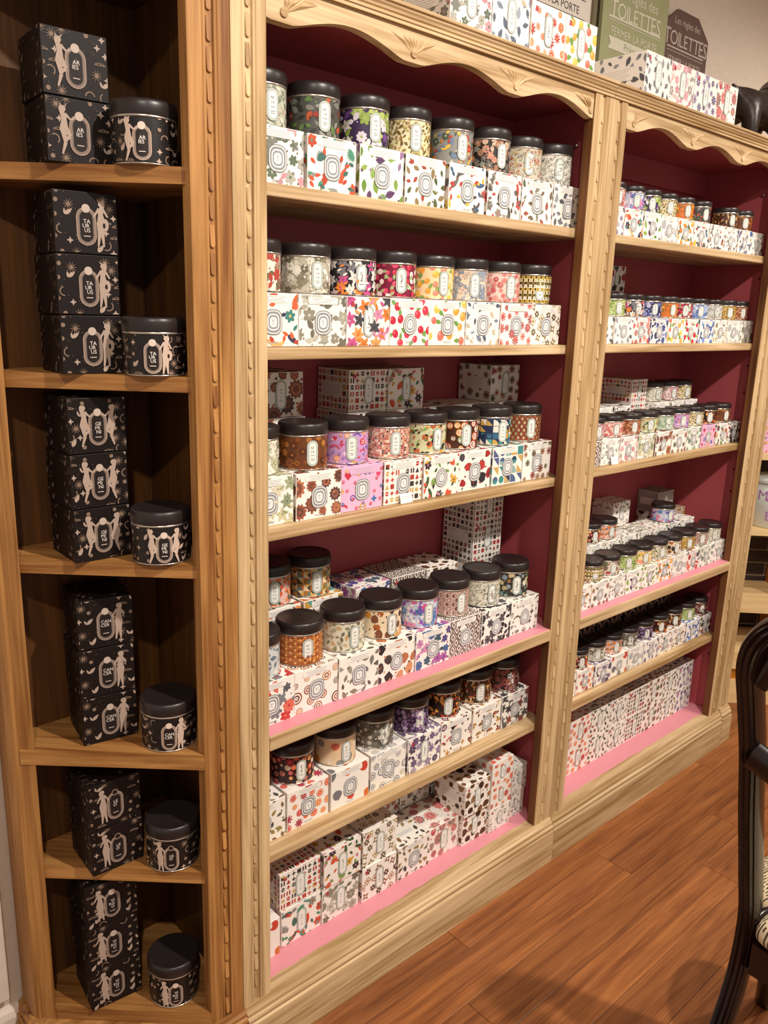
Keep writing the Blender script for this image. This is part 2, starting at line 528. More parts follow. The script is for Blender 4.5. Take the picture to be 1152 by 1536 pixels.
TAU = 2 * math.pi
def pattern(art, style, cols, w, h, s, rng, avoid=None, dens=1.0):
    ch = rng.choice; U = rng.uniform
    def P(d): return scatter(w, h, d * s / dens, rng, avoid)
    if style == 'leaf':
        for x, y in P(0.0105):
            a = U(0, TAU); c = ch(cols); L = s * U(0.009, 0.016)
            art.leaf(x - L / 2 * math.cos(a), y - L / 2 * math.sin(a), L, L * 0.26, a, c, dark(c, 0.55))
            if rng.random() < 0.4: art.disc(x + s * U(-.006, .006), y + s * U(-.006, .006), s * 0.0017, ch(cols), 7)
    elif style == 'flower':
        for i, (x, y) in enumerate(P(0.0125)):
            c = cols[i % len(cols)]
            if i % 3 == 2: 
                a = U(0, TAU); art.leaf(x, y, s * 0.013, s * 0.0036, a, c, dark(c)); art.leaf(x, y, s * 0.011, s * 0.003, a + 2.3, c)
            else: art.flower(x, y, s * U(0.006, 0.009), ch([5, 6, 6, 8]), c, ch(cols), U(0, 1))
        for x, y in P(0.010): art.disc(x, y, s * U(.0009, .0017), ch(cols), 6)
    elif style == 'lily':
        for i, (x, y) in enumerate(P(0.0135)):
            c = cols[i % len(cols)]; a0 = U(0, 1); n = ch([5, 6])
            for k in range(n): art.leaf(x, y, s * 0.010, s * 0.0026, a0 + TAU * k / n, c, dark(c, .7))
            art.disc(x, y, s * .0015, dark(c, .5), 6)
        for x, y in P(0.0115): art.leaf(x, y, s * .009, s * .0018, U(0, TAU), ch(cols))
    elif style == 'fruit':
        for i, (x, y) in enumerate(P(0.0135)):
            c = cols[i % (len(cols) - 1)]; r = s * U(.0046, .0068); g = cols[-1]
            a = U(0, TAU)
            art.leaf(x + r * .6 * math.cos(a), y + r * .6 * math.sin(a), s * .011, s * .003, a, g, dark(g))
            art.ell(x, y, r, r * .9, c, U(0, 3)); art.disc(x - r * .3, y + r * .3, r * .3, tuple(min(1, v * 1.5 + .1) for v in C(c)), 8)
    elif style == 'slice':
        for i, (x, y) in enumerate(P(0.0125)):
            c = cols[i % len(cols)]; r = s * U(.0036, .0062)
            k = i % 4
            if k == 3: art.flower(x, y, r * 1.5, 9, c, ch(cols), U(0, 1), .16)
            else:
                art.disc(x, y, r, c, 14); art.disc(x, y, r * .78, ch(['f6e3cf', 'f2c9a0', 'e8a07a']), 12); art.disc(x, y, r * .62, c, 12)
                art.disc(x, y, r * .18, 'f6e9d8', 6)
    elif style == 'gear':
        for i, (x, y) in enumerate(P(0.0165)):
            c = cols[i % len(cols)]; r = s * U(.006, .0125)
            art.scallop(x, y, r, 11, c, [ch(cols), ch(cols), c])
        for x, y in P(0.012): art.scallop(x, y, s * .002, 7, ch(cols))
    elif style == 'mandala':
        for i, (x, y) in enumerate(P(0.0125)):
            c = cols[i % len(cols)]; r = s * U(BW_, .0075); n = 8
            for k in range(n): a = TAU * k / n; art.disc(x + r * .8 * math.cos(a), y + r * .8 * math.sin(a), r * .24, c, 6)
            art.disc(x, y, r * .56, c, 10); art.disc(x, y, r * .34, ch(cols), 8)
    elif style == 'ring':
        for i, (x, y) in enumerate(P(0.0145)):
            c = cols[i % len(cols)]; r = s * U(.004, .0085)
            art.disc(x, y, r, c, 16); art.disc(x, y, r * .76, 'f3ece0', 14); art.disc(x, y, r * .56, ch(cols), 12); art.disc(x, y, r * .3, 'f3ece0', 8); art.disc(x, y, r * .14, c, 6)
    elif style == 'geo':
        d = 0.0098 * s; nx = int(w / d) + 1; ny = int(h / d) + 1
        for i in range(nx):
            for j in range(ny):
                x = -w / 2 + (i + .5) * d; y = -h / 2 + (j + .5) * d
                if avoid and ((x - avoid[0]) / avoid[2]) ** 2 + ((y - avoid[1]) / avoid[3]) ** 2 < 1: continue
                c = ch(cols); q = d * .36; k = rng.randrange(7)
                if k == 0: art.rect(x - q, y - q, x + q, y + q, c)
                elif k == 1: art.disc(x, y, q, c, 10); art.rect(x - q, y - q * .12, x + q, y + q * .12, 'f4ece2')
                elif k == 2: art.add([(x - q, y - q), (x + q, y - q), (x, y + q)], c); art.rect(x - q * .15, y - q * 1.3, x + q * .15, y - q, c)
                elif k == 3: art.star4(x, y, q * 1.2, c)
                elif k == 4: art.flower(x, y, q * 1.1, 8, c, c, 0, .15)
                elif k == 5: art.add([(x - q, y - q), (x + q, y - q), (x - q, y + q)], c); art.add([(x + q, y + q), (x - q, y + q), (x + q, y - q)], ch(cols))
                else: art.rect(x - q, y - q, x - q * .3, y + q, c); art.rect(x + q * .3, y - q, x + q, y + q, c)
    elif style == 'grid':
        d = 0.0042 * s; nx = int(w / d) + 1; ny = int(h / (d * 1.25)) + 1
        for i in range(nx):
            for j in range(ny):
                x = -w / 2 + (i + .5) * d; y = -h / 2 + (j + .5) * d * 1.25
                if rng.random() < .82: art.rect(x - d * .4, y - d * .5, x + d * .4, y + d * .45, ch(cols))
    elif style == 'tri':
        d = 0.0145 * s; nx = int(w / d) + 1; ny = int(h / d) + 1
        for i in range(nx):
            for j in range(ny):
                x = -w / 2 + i * d; y = -h / 2 + j * d; cx, cy = x + d / 2, y + d / 2
                if avoid and ((cx - avoid[0]) / avoid[2]) ** 2 + ((cy - avoid[1]) / avoid[3]) ** 2 < 1: continue
                k = rng.randrange(5); c = ch(cols); c2 = ch(cols); g = d * .04
                if k == 0: art.add([(x + g, y + g), (x + d - g, y + g), (x + g, y + d - g)], c)
                elif k == 1: art.add([(x + g, y + g), (x + d - g, y + g), (x + g, y + d - g)], c); art.add([(x + d - g, y + d - g), (x + g, y + d - g), (x + d - g, y + g)], c2)
                elif k == 2: art.add([(x + g, y + g)] + [(x + g + (d - 2 * g) * math.cos(t), y + g + (d - 2 * g) * math.sin(t)) for t in [math.pi / 2 * q / 6 for q in range(7)]], c)
                elif k == 3: art.disc(cx, cy, d * .42, c, 14); art.add([(cx + d * .42 * math.cos(t), cy + d * .42 * math.sin(t)) for t in [math.pi * q / 7 for q in range(8)]], c2)
                else: art.add([(x + d - g, y + d - g), (x + g, y + d - g), (x + d - g, y + g)], c)
    elif style == 'tile':      # facets meeting in stars
        d = 0.0125 * s; nx = int(w / d) + 1; ny = int(h / d) + 1
        for i in range(nx):
            for j in range(ny):
                x = -w / 2 + i * d; y = -h / 2 + j * d; m = (x + d / 2, y + d / 2)
                q = [(x, y), (x + d, y), (x + d, y + d), (x, y + d)]
                for k in range(4): art.add([q[k], q[(k + 1) % 4], m], cols[(k * 2 + i + 3 * j) % len(cols)])
    elif style == 'diamond':
        d = 0.0115 * s * (1.0 if dens > 1.05 else 1.15); j = 0; y = -h / 2
        while y < h / 2 + d:
            x = -w / 2 + (d * .5 if j % 2 else 0)
            while x < w / 2 + d:
                if not (avoid and ((x - avoid[0]) / avoid[2]) ** 2 + ((y - avoid[1]) / avoid[3]) ** 2 < 1):
                    for k, (q, c) in enumerate(((.5, cols[0]), (.34, cols[1]), (.2, cols[2]))):
                        art.add([(x - d * q, y), (x, y - d * q * 1.35), (x + d * q, y), (x, y + d * q * 1.35)], c)
                x += d * 1.06
            y += d * .76; j += 1
    elif style == 'quatre':
        d = 0.0105 * s; j = 0; y = -h / 2
        while y < h / 2 + d:
            x = -w / 2 + (d * .5 if j % 2 else 0)
            while x < w / 2 + d:
                if not (avoid and ((x - avoid[0]) / avoid[2]) ** 2 + ((y - avoid[1]) / avoid[3]) ** 2 < 1):
                    art.quatre(x, y, d * .46, cols[j % len(cols)], cols[-1])
                x += d
            y += d * .6; j += 1
    elif style == 'star':
        for i, (x, y) in enumerate(P(0.0125)):
            c = cols[i % len(cols)]
            if i % 3 == 0: art.star4(x, y, s * .0078, c, 'f4ece2', U(0, .8))
            elif i % 3 == 1: art.flower(x, y, s * .0058, 6, c, 'f4ece2', U(0, 1), .3)
            else:
                a = U(0, TAU); r = s * .0075
                sq = lambda q: [(x + q * math.cos(a + math.pi / 2 * k), y + q * math.sin(a + math.pi / 2 * k)) for k in range(4)]
                art.add(sq(r), c); art.add(sq(r * .72), 'f4ece2'); art.add(sq(r * .45), c)
    elif style == 'blob':
        for i, (x, y) in enumerate(P(0.0155)):
            art.blob(x, y, s * U(.006, .0105), cols[i % len(cols)], rng)
        for x, y in P(0.0105): art.ell(x, y, s * .0026, s * .0012, ch(cols), U(0, 3), 7)
    elif style == 'scale':
        d = 0.0165 * s; j = 0; y = h / 2
        while y > -h / 2 - d:
            x = -w / 2 - (d * .5 if j % 2 else 0)
            while x < w / 2 + d:
                for q, c in ((.5, cols[j % 2]), (.42, cols[2]), (.33, cols[j % 2]), (.23, cols[2]), (.13, cols[3 % len(cols)])): art.disc(x, y - d * .15, d * q, c, 16)
                x += d
            y -= d * .36; j += 1
    elif style == 'bird':
        for i, (x, y) in enumerate(P(0.018)):
            c = cols[i % len(cols)]; c2 = cols[(i + 1) % len(cols)]; a = U(0, TAU); k = i % 3
            if k == 0:      # bird: body, wing, tail, beak
                ca, sa = math.cos(a), math.sin(a); f = lambda u, v: (x + s * (u * ca - v * sa), y + s * (u * sa + v * ca))
                art.ell(x, y, s * .0075, s * .0033, c, a, 12); p = f(-.006, 0); art.leaf(p[0], p[1], s * .010, s * .002, a + math.pi + .15, c2)
                p = f(.001, .0006); art.leaf(p[0], p[1], s * .009, s * .0026, a + 2.6, c2); p = f(.0075, .0012); art.disc(p[0], p[1], s * .0026, c, 9)
                art.add([f(.0095, .002), f(.0125, .0008), f(.0095, .0003)], 'e0952f')
            elif k == 1:    # palm frond
                for q in range(-4, 5): art.leaf(x, y, s * (.012 - abs(q) * .0007), s * .0013, a + q * .27, c)
            else: art.flower(x, y, s * .007, 6, c, c2, a)
        for x, y in P(0.0115): art.leaf(x, y, s * .0085, s * .0021, U(0, TAU), ch(cols))
    elif style == 'heart':
        for i, (x, y) in enumerate(P(0.016)):
            c = cols[i % len(cols)]; k = i % 4; r = s * U(.004, .0062)
            if k == 0: art.heart(x, y, r, c)
            elif k == 1: art.line([(x + r * 1.6 * math.cos(t), y + r * 1.1 * math.sin(t)) for t in [q * .5 for q in range(7)]], s * .0014, c)
            elif k == 2: art.disc(x, y, r, c, 14); art.disc(x, y, r * .6, 'f0d2e4', 12); art.disc(x, y, r * .3, c, 8)
            else: art.star4(x, y, r * 1.1, c)
        for x, y in P(0.011): art.flower(x, y, s * .0025, 5, ch(cols), 'f6ecd8')
    elif style == 'mush':
        for i, (x, y) in enumerate(P(0.0145)):
            c = cols[i % len(cols)]; r = s * U(.0045, .0075)
            art.seg((x, y - r * 1.1), (x, y), r * .3, r * .22, 'e5cfa8')
            art.add([(x + r * math.cos(t), y + r * .85 * math.sin(t)) for t in [math.pi * q / 9 for q in range(10)]], c)
            art.disc(x + r * .3, y + r * .35, r * .14, 'f2e2c4', 6)
        for x, y in P(0.011): art.leaf(x, y, s * .007, s * .002, U(0, TAU), ch(cols))
    elif style == 'stone':
        for i, (x, y) in enumerate(P(0.021)):
            c = cols[i % len(cols)]; r = s * U(.006, .0095)
            art.blob(x, y, r, c, rng, 10, .22)
            for q in range(3): art.seg((x - r * .5, y - r * .4 + q * r * .35), (x + r * .5, y - r * .3 + q * r * .35), s * .00035, s * .00035, dark(c, .7))
    elif style == 'doodle':
        for i, (x, y) in enumerate(P(0.0095)):
            c = cols[i % len(cols)]; a = U(0, TAU); r = s * U(.0025, .0048)
            n = ch([5, 7, 9]); art.line([(x + r * math.cos(a + TAU * k / n * .8), y + r * math.sin(a + TAU * k / n * .8)) for k in range(n)], s * .00055, c)
            art.leaf(x, y, r * 1.5, r * .35, a, c)


# name: (words, box ground, box colours, box style, tin ground, tin colours, tin style, scale, plaque kind)
W0 = 'f1ebe2'
D = {
 'orchid':  ('grey and pink orchids', W0, ['7a7c72', 'a8a79a', 'c98f98', '5e6e58'], 'flower', 'b9bba8', ['8d9482', 'd8d6c6', '6d7a66', 'c9a3a0'], 'leaf', 1.0, 'N'),
 'parrot':  ('orange coral and parrots', W0, ['d0512f', '3f6a5f', '8d8d84', 'b5442a', '4f8f72'], 'bird', '4b4a45', ['7d7c74', '97958a', 'b9542c', '8e2f23', '5d7a44', '2d2d2a'], 'leaf', 1.3, 'N'),
 'fig':     ('green fig leaves', W0, ['7fa04a', '6b8f3c', '5c3f63', '9a7aa0', '8fae5a'], 'leaf', '3b2a4d', ['e6ddd8', '8aa04a', '6e4a86', 'd8cfd8', 'a9bb63'], 'flower', 1.5, 'N'),
 'berry':   ('tiny strawberry sprigs', W0, ['6f7a4a', 'a8483c', '8d7c55', '54603c'], 'leaf', 'e3d7ae', ['6b5a2c', '8d7a3d', 'b5a45e', 'a07a4a'], 'leaf', 0.8, 'N'),
 'palm':    ('grey palm and red leaf', W0, ['5b5658', '6e6a6c', 'b8453c', '3f5f86', 'd5b246'], 'bird', '8a8b86', ['b9b6aa', 'd07a30', 'b33b2c', 'e2bb45', '6a7d99', '4d5a4a'], 'bird', 1.2, 'N'),
 'monkey':  ('grey monkeys among leaves', W0, ['6f6a63', '8d867c', 'c4504a', '4e4a46'], 'bird', '2a2625', ['a5795c', 'd9b79c', '8c8f86', 'c98f78', '6e665c'], 'flower', 1.1, 'N'),
 'herb':    ('small brown herbs', W0, ['7b6a58', 'a05a4c', '8c8a7a', '5e6a58'], 'leaf', 'c8c2ae', ['8a8678', 'a9a491', 'c2641f', 'a83a26', 'd3a83c'], 'doodle', 1.0, 'N'),
 'sketch':  ('pale grey sketches', W0, ['7f8088', '9a9ba2', '5d5e66'], 'leaf', 'dcd8cb', ['8c8a82', 'a5a399', '6c6a64'], 'doodle', 1.0, 'N'),
 'toucan':  ('navy bird and orange fruit', W0, ['2f3654', 'd0633a', '3f7f78', 'e0b06a', 'b8442f'], 'bird', 'e6ddcf', ['8c6b58', 'b08a78', '5e6a50', 'b5493c'], 'flower', 1.3, 'N'),
 'cotton':  ('grey cotton blossom', W0, ['8b8777', 'a5a190', '6f6b5d', 'bcb9aa'], 'flower', 'b9b3a0', ['e6e1d4', '8a836e', 'd8d3c2', '6e6856', 'efeade'], 'flower', 1.3, 'N'),
 'lily':    ('orange and pink lilies', W0, ['e07b33', 'c2558a', '4a474a', 'e79a5a', 'd88aa8'], 'lily', '312d33', ['e8893a', 'f0e7dc', 'c9568e', 'e9e1da', '7d7c82'], 'lily', 1.25, '034'),
 'cherry':  ('red cherries', W0, ['c0243c', 'd13c50', '7aa35a'], 'fruit', '7d1f3c', ['c8304a', 'd9496a', 'efe0d8', 'a2b87e'], 'fruit', 1.05, '037'),
 'apricot': ('apricots and green leaves', W0, ['eda044', 'e9705f', 'f0bd55', '6f9c4a'], 'fruit', 'f0d8a8', ['f0a23c', 'ec8a70', 'f3b64a', '8ca858'], 'fruit', 1.35, 'N'),
 'peacock': ('blue-grey peacock branch', W0, ['7b8798', '9aa5b3', '5c6878', 'c6b9a0'], 'leaf', 'ecd2bb', ['8f9aa8', 'c9b8a6', 'a8adb5', 'dcc0b0', '7d8ea0'], 'flower', 1.1, 'N'),
 'rosette': ('pink-red dotted rosettes', W0, ['c9625c', 'b84f52', 'd98a80', 'a5605c'], 'mandala', 'eccfc2', ['cf5f60', 'd98078', 'e6a398', 'c24a52'], 'mandala', 1.0, 'N'),
 'gold':    ('olive-brown stars', W0, ['8d7a44', '6f6248', 'a8925a'], 'star', '54431f', ['e6d8ae', 'c9a94e', 'f0e7cf', '7d6a34'], 'quatre', 1.1, 'N'),
 'wlily':   ('white lilies', W0, ['d9d3b8', 'a3ab86', 'c9c49c', '8f9a78'], 'lily', 'dcd8c4', ['f1eddd', '9aa382', 'c4c7a4', 'b5ab8e'], 'lily', 1.2, 'N'),
 'cog':     ('brown cog-like rosettes', W0, ['7c4a38', '94543c', '5a3c36', 'b5714f', '8a5a4a'], 'gear', '6e3f22', ['a5622c', '8a4a26', 'c48038', '5c3020', '9c5a34'], 'mandala', 1.25, 'N'),
 'heart':   ('lips, hearts and apples', 'e6b5d2', ['c8324a', '6b4fa0', 'e0a33c', '3c6aa8', 'd84a68'], 'heart', 'c79ac8', ['cf3448', '7b62b8', 'e8a04a', 'd2496a', '8a78c8', 'f0d8e8'], 'heart', 1.25, 'N'),
 'nordic':  ('red nordic squares', W0, ['b03a34', '3a3434', 'c24a3c', 'caa35a'], 'geo', 'ecdcc8', ['c24a44', 'd98a7c', '4e3a36', 'e2b58c', 'b5605a'], 'grid', 1.0, 'N'),
 'tropic':  ('toucans in tropical leaves', W0, ['3c5a3c', 'd0583a', '3a3436', 'c97f96', '7f9a4e', 'd8a03c'], 'bird', 'cdd0a4', ['5c8a44', '2f2c2e', 'c2562f', '86ab5a', 'd8b8a0', 'e09a3a'], 'bird', 1.1, '091'),
 'pebble':  ('red and black pebbles', W0, ['9c2c2c', '2f2c30', 'b33a34', '4a4448'], 'blob', '4a2a1e', ['d8662a', 'b03a22', '5f7a3a', 'e09a3a', '8c2f20'], 'ring', 1.3, 'N'),
 'prism':   ('navy and teal triangles', W0, ['2d3a5a', '3f8a86', 'c9a35a', '50608a', '8ab0a8'], 'tri', '2a3556', ['4a9a94', 'e8dcc4', 'c9a04c', '24304e', 'efe6d4', '3c6a86'], 'tri', 1.1, 'N'),
 'medal':   ('brown and red medallions', W0, ['7c4f3a', '8f3a36', '54603c', 'a87a54'], 'mandala', '3f2a22', ['a8443a', '6f8a4a', 'd8c0a0', 'c4723c', '8f3038'], 'diamond', 1.1, '013'),
 'poppy':   ('red poppies and grey ferns', W0, ['c23c3c', '7d7f84', 'd9705a', '5a5e60'], 'flower', 'ccd0cc', ['8a98a8', 'a8b4ba', 'e8e2d4', '6a7a8a'], 'leaf', 1.2, 'N'),
 'sun':     ('orange-brown suns', W0, ['a5623a', '5a4038', 'c98a54', '8f4f30'], 'ring', '8f4a26', ['d98a48', 'c06c34', '6e3820', 'e8b070'], 'scale', 1.2, 'N'),
 'olive':   ('grey-olive leaves', W0, ['7d7c74', '9c9a8e', '636058', '8a8570'], 'leaf', 'dcd8c2', ['8a8768', 'aaa688', '6d6a54', 'c9a878'], 'leaf', 1.1, 'N'),
 'clay':    ('black and terracotta strokes', W0, ['2f2a2a', 'b5714a', '4a3f3c', 'c98f62'], 'blob', 'ead6b4', ['d0913a', '7c4a30', 'b0602f', '3c3230', 'e8e0d0'], 'blob', 1.3, '025'),
 'bloom':   ('blue and pink blooms', W0, ['4a6a9c', 'a85a9c', '5a4a86', 'd08ab0', '3f5a6a'], 'flower', 'bcc3d6', ['d8508a', '5a8ac0', '8a5ab0', 'e088a8', '4a6aa0', 'e8e0e6'], 'flower', 1.2, 'N'),
 'ikat':    ('brown ikat diamonds', W0, ['5a4038', 'f1ebe2', '7c5a4c'], 'diamond', '3c1a1c', ['e0c4b4', '6e2c30', 'c99a88'], 'diamond', 1.25, 'N'),
 'ink':     ('black ink flowers', W0, ['3a3638', '58545a', '2c292c'], 'flower', 'e2ddcc', ['7c8070', 'a3a692', '5f6558', '9a8f78'], 'doodle', 1.0, '062'),
 'acorn':   ('grey hearts, brown buds', W0, ['8a847e', '6e5a4c', 'a59a90', '54504e'], 'heart', '34322c', ['c9b68a', '6f8a8a', 'a8743c', 'e2dac6', '5c6a4a', '8a9aa8'], 'blob', 0.9, '049'),
 'citrus':  ('orange slices, crimson flowers', W0, ['d8562f', 'c93a44', 'e08a4a', 'a83c50'], 'slice', '33201c', ['d8603a', 'b8344a', 'e8a060', 'efd8b8', '8f2f3a'], 'slice', 1.15, '017'),
 'rock':    ('red and grey stones', W0, ['cf4a38', '77757a', 'd9763a'], 'stone', 'e8caa4', ['e08f3c', '8f8c86', 'd8705a', 'c99a5a', 'efdcc0'], 'stone', 1.4, 'N'),
 'lace':    ('blue-grey lace circles', W0, ['7a86a0', '9a9a9c', '5f6a80', 'b8b09a'], 'ring', '6b665c', ['d8d2c2', '8f8a7e', 'e8e2d4', '4e4a44'], 'mandala', 0.9, '083'),
 'lilac':   ('purple lilac sprays', W0, ['6f5a7c', '8f7a9a', '54465e', 'a898ac'], 'flower', '2e2233', ['7c5a8a', '9a7aa8', '5a3f68', 'b8a0c0', '463050'], 'flower', 0.85, '085'),
 'chili':   ('black hearts, red peppers', W0, ['2f2628', 'c23630', '4a3a38', 'b8863c'], 'heart', '3a1e16', ['d86a2c', 'e89a3a', 'b03a24', 'efb060', '1f1614'], 'leaf', 1.25, 'N'),
 'mush':    ('brown mushrooms', W0, ['8f4a2f', 'b5803a', '6e3c2a', '9a7a3c'], 'mush', '4a2c1c', ['c98a3a', '8f3a24', 'a8642f', 'd8b060', '6e4a24'], 'mush', 1.1, 'N'),
 'pine':    ('pinecones and brown stars', W0, ['5f5a58', '8a4a3c', '7f7a76', '4a4646'], 'lily', '2c2022', ['7c3a3a', '9a5a4a', '5a4a44', 'a8827a'], 'lily', 1.0, '064'),
 'tanger':  ('tangerines and dark leaves', W0, ['d8683a', 'e08a50', 'c24f34', '3f5a4a'], 'fruit', 'e8bcae', ['dd7038', 'e89050', 'd85f3c', '4c6a54'], 'fruit', 1.15, 'N'),
 'facet':   ('gold and teal facets', W0, ['c99a4a', '5a9a90', 'd07a4a', '4a4640'], 'tri', 'caa35a', ['d8b060', '5a8a84', 'e6d4ac', 'c2703c', '3f3a34', '9a7a3c'], 'tile', 1.2, 'N'),
 'reindeer':('reindeer and fir trees', W0, ['5c4c48', 'a83a38', '7c6a62', '3f3634'], 'geo', 'a89c8c', ['5c4c48', '7c6a62', 'd8d0c4'], 'geo', 1.1, '070'),
 'oval':    ('brown agate ovals', W0, ['5a3a28', '7c5236', '3f2a20', '94704e'], 'blob', '6a4c34', ['94704e', 'c9a878', '3f2a20'], 'ring', 1.0, '013'),
 'grapef':  ('orange grapefruit', W0, ['de6a3c', 'd8503a', 'e88a58', 'b84038'], 'slice', 'e8a880', ['de6a3c', 'c8483a', 'f0c8a0'], 'slice', 1.2, '022'),
 'swirl':   ('grey swirls', W0, ['6a6a6e', '8c8c90', '48484c'], 'doodle', '8a8a8c', ['d8d4ce', '5a5a5e', 'b0aca8'], 'doodle', 1.3, '044'),
 'flake':   ('brown star flakes', W0, ['8a5a3c', '5a4034', 'a87850'], 'star', '6a4a34', ['c9a070', '8a5a3c', 'e0c8a0'], 'star', 1.15, '056'),
 'rosep':   ('pink chrysanthemums', W0, ['cf7a78', 'b86a6c', 'd89a90', '8a7a70'], 'gear', 'd89a90', ['cf7a78', 'f0d8d0', 'b85a60'], 'mandala', 1.1, 'N'),
 'seed':    ('scattered olive seeds', W0, ['6a6450', '8a6a4a', '4a4a44', '9a8a50'], 'leaf', '8a8460', ['c9c29a', '5a5440', 'a89a60'], 'leaf', 0.75, 'N'),
 'violet':  ('violet paisley', W0, ['7a6a94', '9a8ab0', '5c5070', 'b8a8c4'], 'mandala', '6a5a84', ['c8b8d8', '8a7aa8', '4c4060'], 'mandala', 1.0, '058'),
 'wave':    ('black waves', W0, ['33343a', '5a5c64', '8a8c94'], 'doodle', '3a3c44', ['d8d8d8', '8a8c94'], 'scale', 1.0, '077'),
 'blossom': ('pale pink blossom', W0, ['d8a0a8', 'c88890', 'e2c0c0', 'a8a09a'], 'flower', 'e8ccc8', ['d89aa4', 'f2e4e0', 'c07a88', 'b8a8a0'], 'flower', 1.0, '031'),
 'sage':    ('sage green lace', W0, ['7f9a84', '9ab09c', '5f7a68'], 'mandala', 'b8c8b0', ['7f9a84', 'e2e8da', '8faa90'], 'mandala', 0.9, 'N'),
 'indigo':  ('indigo flowers', W0, ['3f4f8a', '5a6aa8', '2c3460', '8a94c0'], 'flower', '3c4270', ['8a94c8', 'c8c8e0', '5a62a0', '2a2e54'], 'flower', 0.9, '039'),
 'sky':     ('sky blue stars', W0, ['4a6ab0', '6a8ac8', '3c5490'], 'fruit', '8aa0d0', ['dbe4f2', '5a78b8', 'b0c2e4', '4a68a8'], 'flower', 1.0, 'N'),
 'amber':   ('amber oranges', W0, ['e08a2c', 'c9702c', 'e8a850', '5a6a3c'], 'fruit', 'c9742c', ['f0a840', 'e08a2c', 'd86a24', '8a7a3c'], 'fruit', 1.1, 'N'),
 'linden':  ('lime green foliage', W0, ['8aa84a', 'a8c060', '6a8a3c'], 'leaf', 'b8c480', ['8aa84a', 'dce0b0', '6a8a3c'], 'leaf', 0.9, 'N'),
 'terra':   ('terracotta damask', W0, ['b0603c', '8f4a30', 'c98a60'], 'mandala', '9a5a3c', ['c98a60', '7c3f28', 'd8a880'], 'mandala', 0.9, '019'),
 'honey':   ('honey-coloured mosaic', W0, ['c9a050', 'a87a34', 'd8b870'], 'tri', 'c09a48', ['e8d090', 'a87a34', '8a5c24', 'd8b060'], 'grid', 1.0, 'N'),
}


def plaque_rings(art, kind, k=1.0):
    """front-row boxes: nested rounded frames round a small number"""
    if kind in ('037', '062', '025', '064', '049', '091'):   # a few carry a pebble-shaped frame
        for q, c in ((1.0, '4f5054'), (.93, 'dad8d2'), (.80, '868a90'), (.67, 'e6e4de'), (.54, '8b8f95'), (.4, 'eceae4')):
            n = 18; art.add([(k * .0185 * q * (1 - .12 * math.sin(t)) * math.cos(t), k * .0215 * q * math.sin(t)) for t in [TAU * i / n for i in range(n)]], c)
    else:
        for q, c in ((1.0, '6f7276'), (.93, 'dedbd4'), (.83, '8b8f94'), (.66, 'e9e6df'), (.55, '8f9398'), (.40, 'eceae4')):
            art.rr(0, 0, k * .038 * q, k * .044 * q, k * .0145 * q, c)
    art.text(0, k * .0025, 'Nº', k * .0036, '55565a')
    for q in (-1, 0): art.rect(-k * .0025, k * (.0008 * 0 - .0016 + q * .0022), k * .0025, k * (-.0010 + q * .0022), '8b8d90')


def plaque_stadium(art, kind, k=1.0, w=.022, h=.048):
    """tins and stacked boxes: tall stadium label"""
    num = kind != 'N'
    ring = [(1.0, '2f2e30' if num else '6d7771'), (.93, 'd3d7cd'), (.84, '99a39d'), (.76, 'c6ccc3'), (.66, '3a3a3c' if num else '78837d'), (.615, 'edece4')]
    for q, c in ring: art.rr(0, 0, k * (w - (1 - q) * .022), k * (h - (1 - q) * .022), k * w / 2, c)
    if num:
        for i, d in enumerate(kind): art.text(k * (.0007 if i % 2 else -.0007), k * (.0085 - i * .0062), d, k * .0062, '232325')
        art.rect(-k * .0045, -k * .0115, k * .0045, -k * .0106, '6a6c6e')
    else:
        art.text(0, k * .0105, 'Nº', k * BW_, '2c2c2e')
        art.text(0, k * .0035, {'0': '02', '1': '14', '2': '27'}[str(len(kind) % 3)], k * .0048, '84888a')
        for q, ww in ((-.004, .004), (-.0105, .0045), (-.0135, .0035)): art.rect(-k * ww, k * q, k * ww, k * (q + .0007), '777b7c')


def text_lines(art, x, y, w, n, col='9aa6ac', gap=.0027, rngs=None):
    for i in range(n):
        q = w * (1 - .12 * ((i * 7) % 3)); art.rect(x - q / 2, y - i * gap, x + q / 2, y - i * gap + .0008, col)


def gift_icon(art, x, y, s=.0042):
    art.rect(x - s, y - s, x - s * .12, y + s * .55, 'b8323c'); art.rect(x + s * .12, y - s, x + s, y + s * .55, 'b8323c')
    art.heart(x - s * .4, y + s * .95, s * .5, 'b8323c'); art.heart(x + s * .4, y + s * .95, s * .5, 'b8323c')


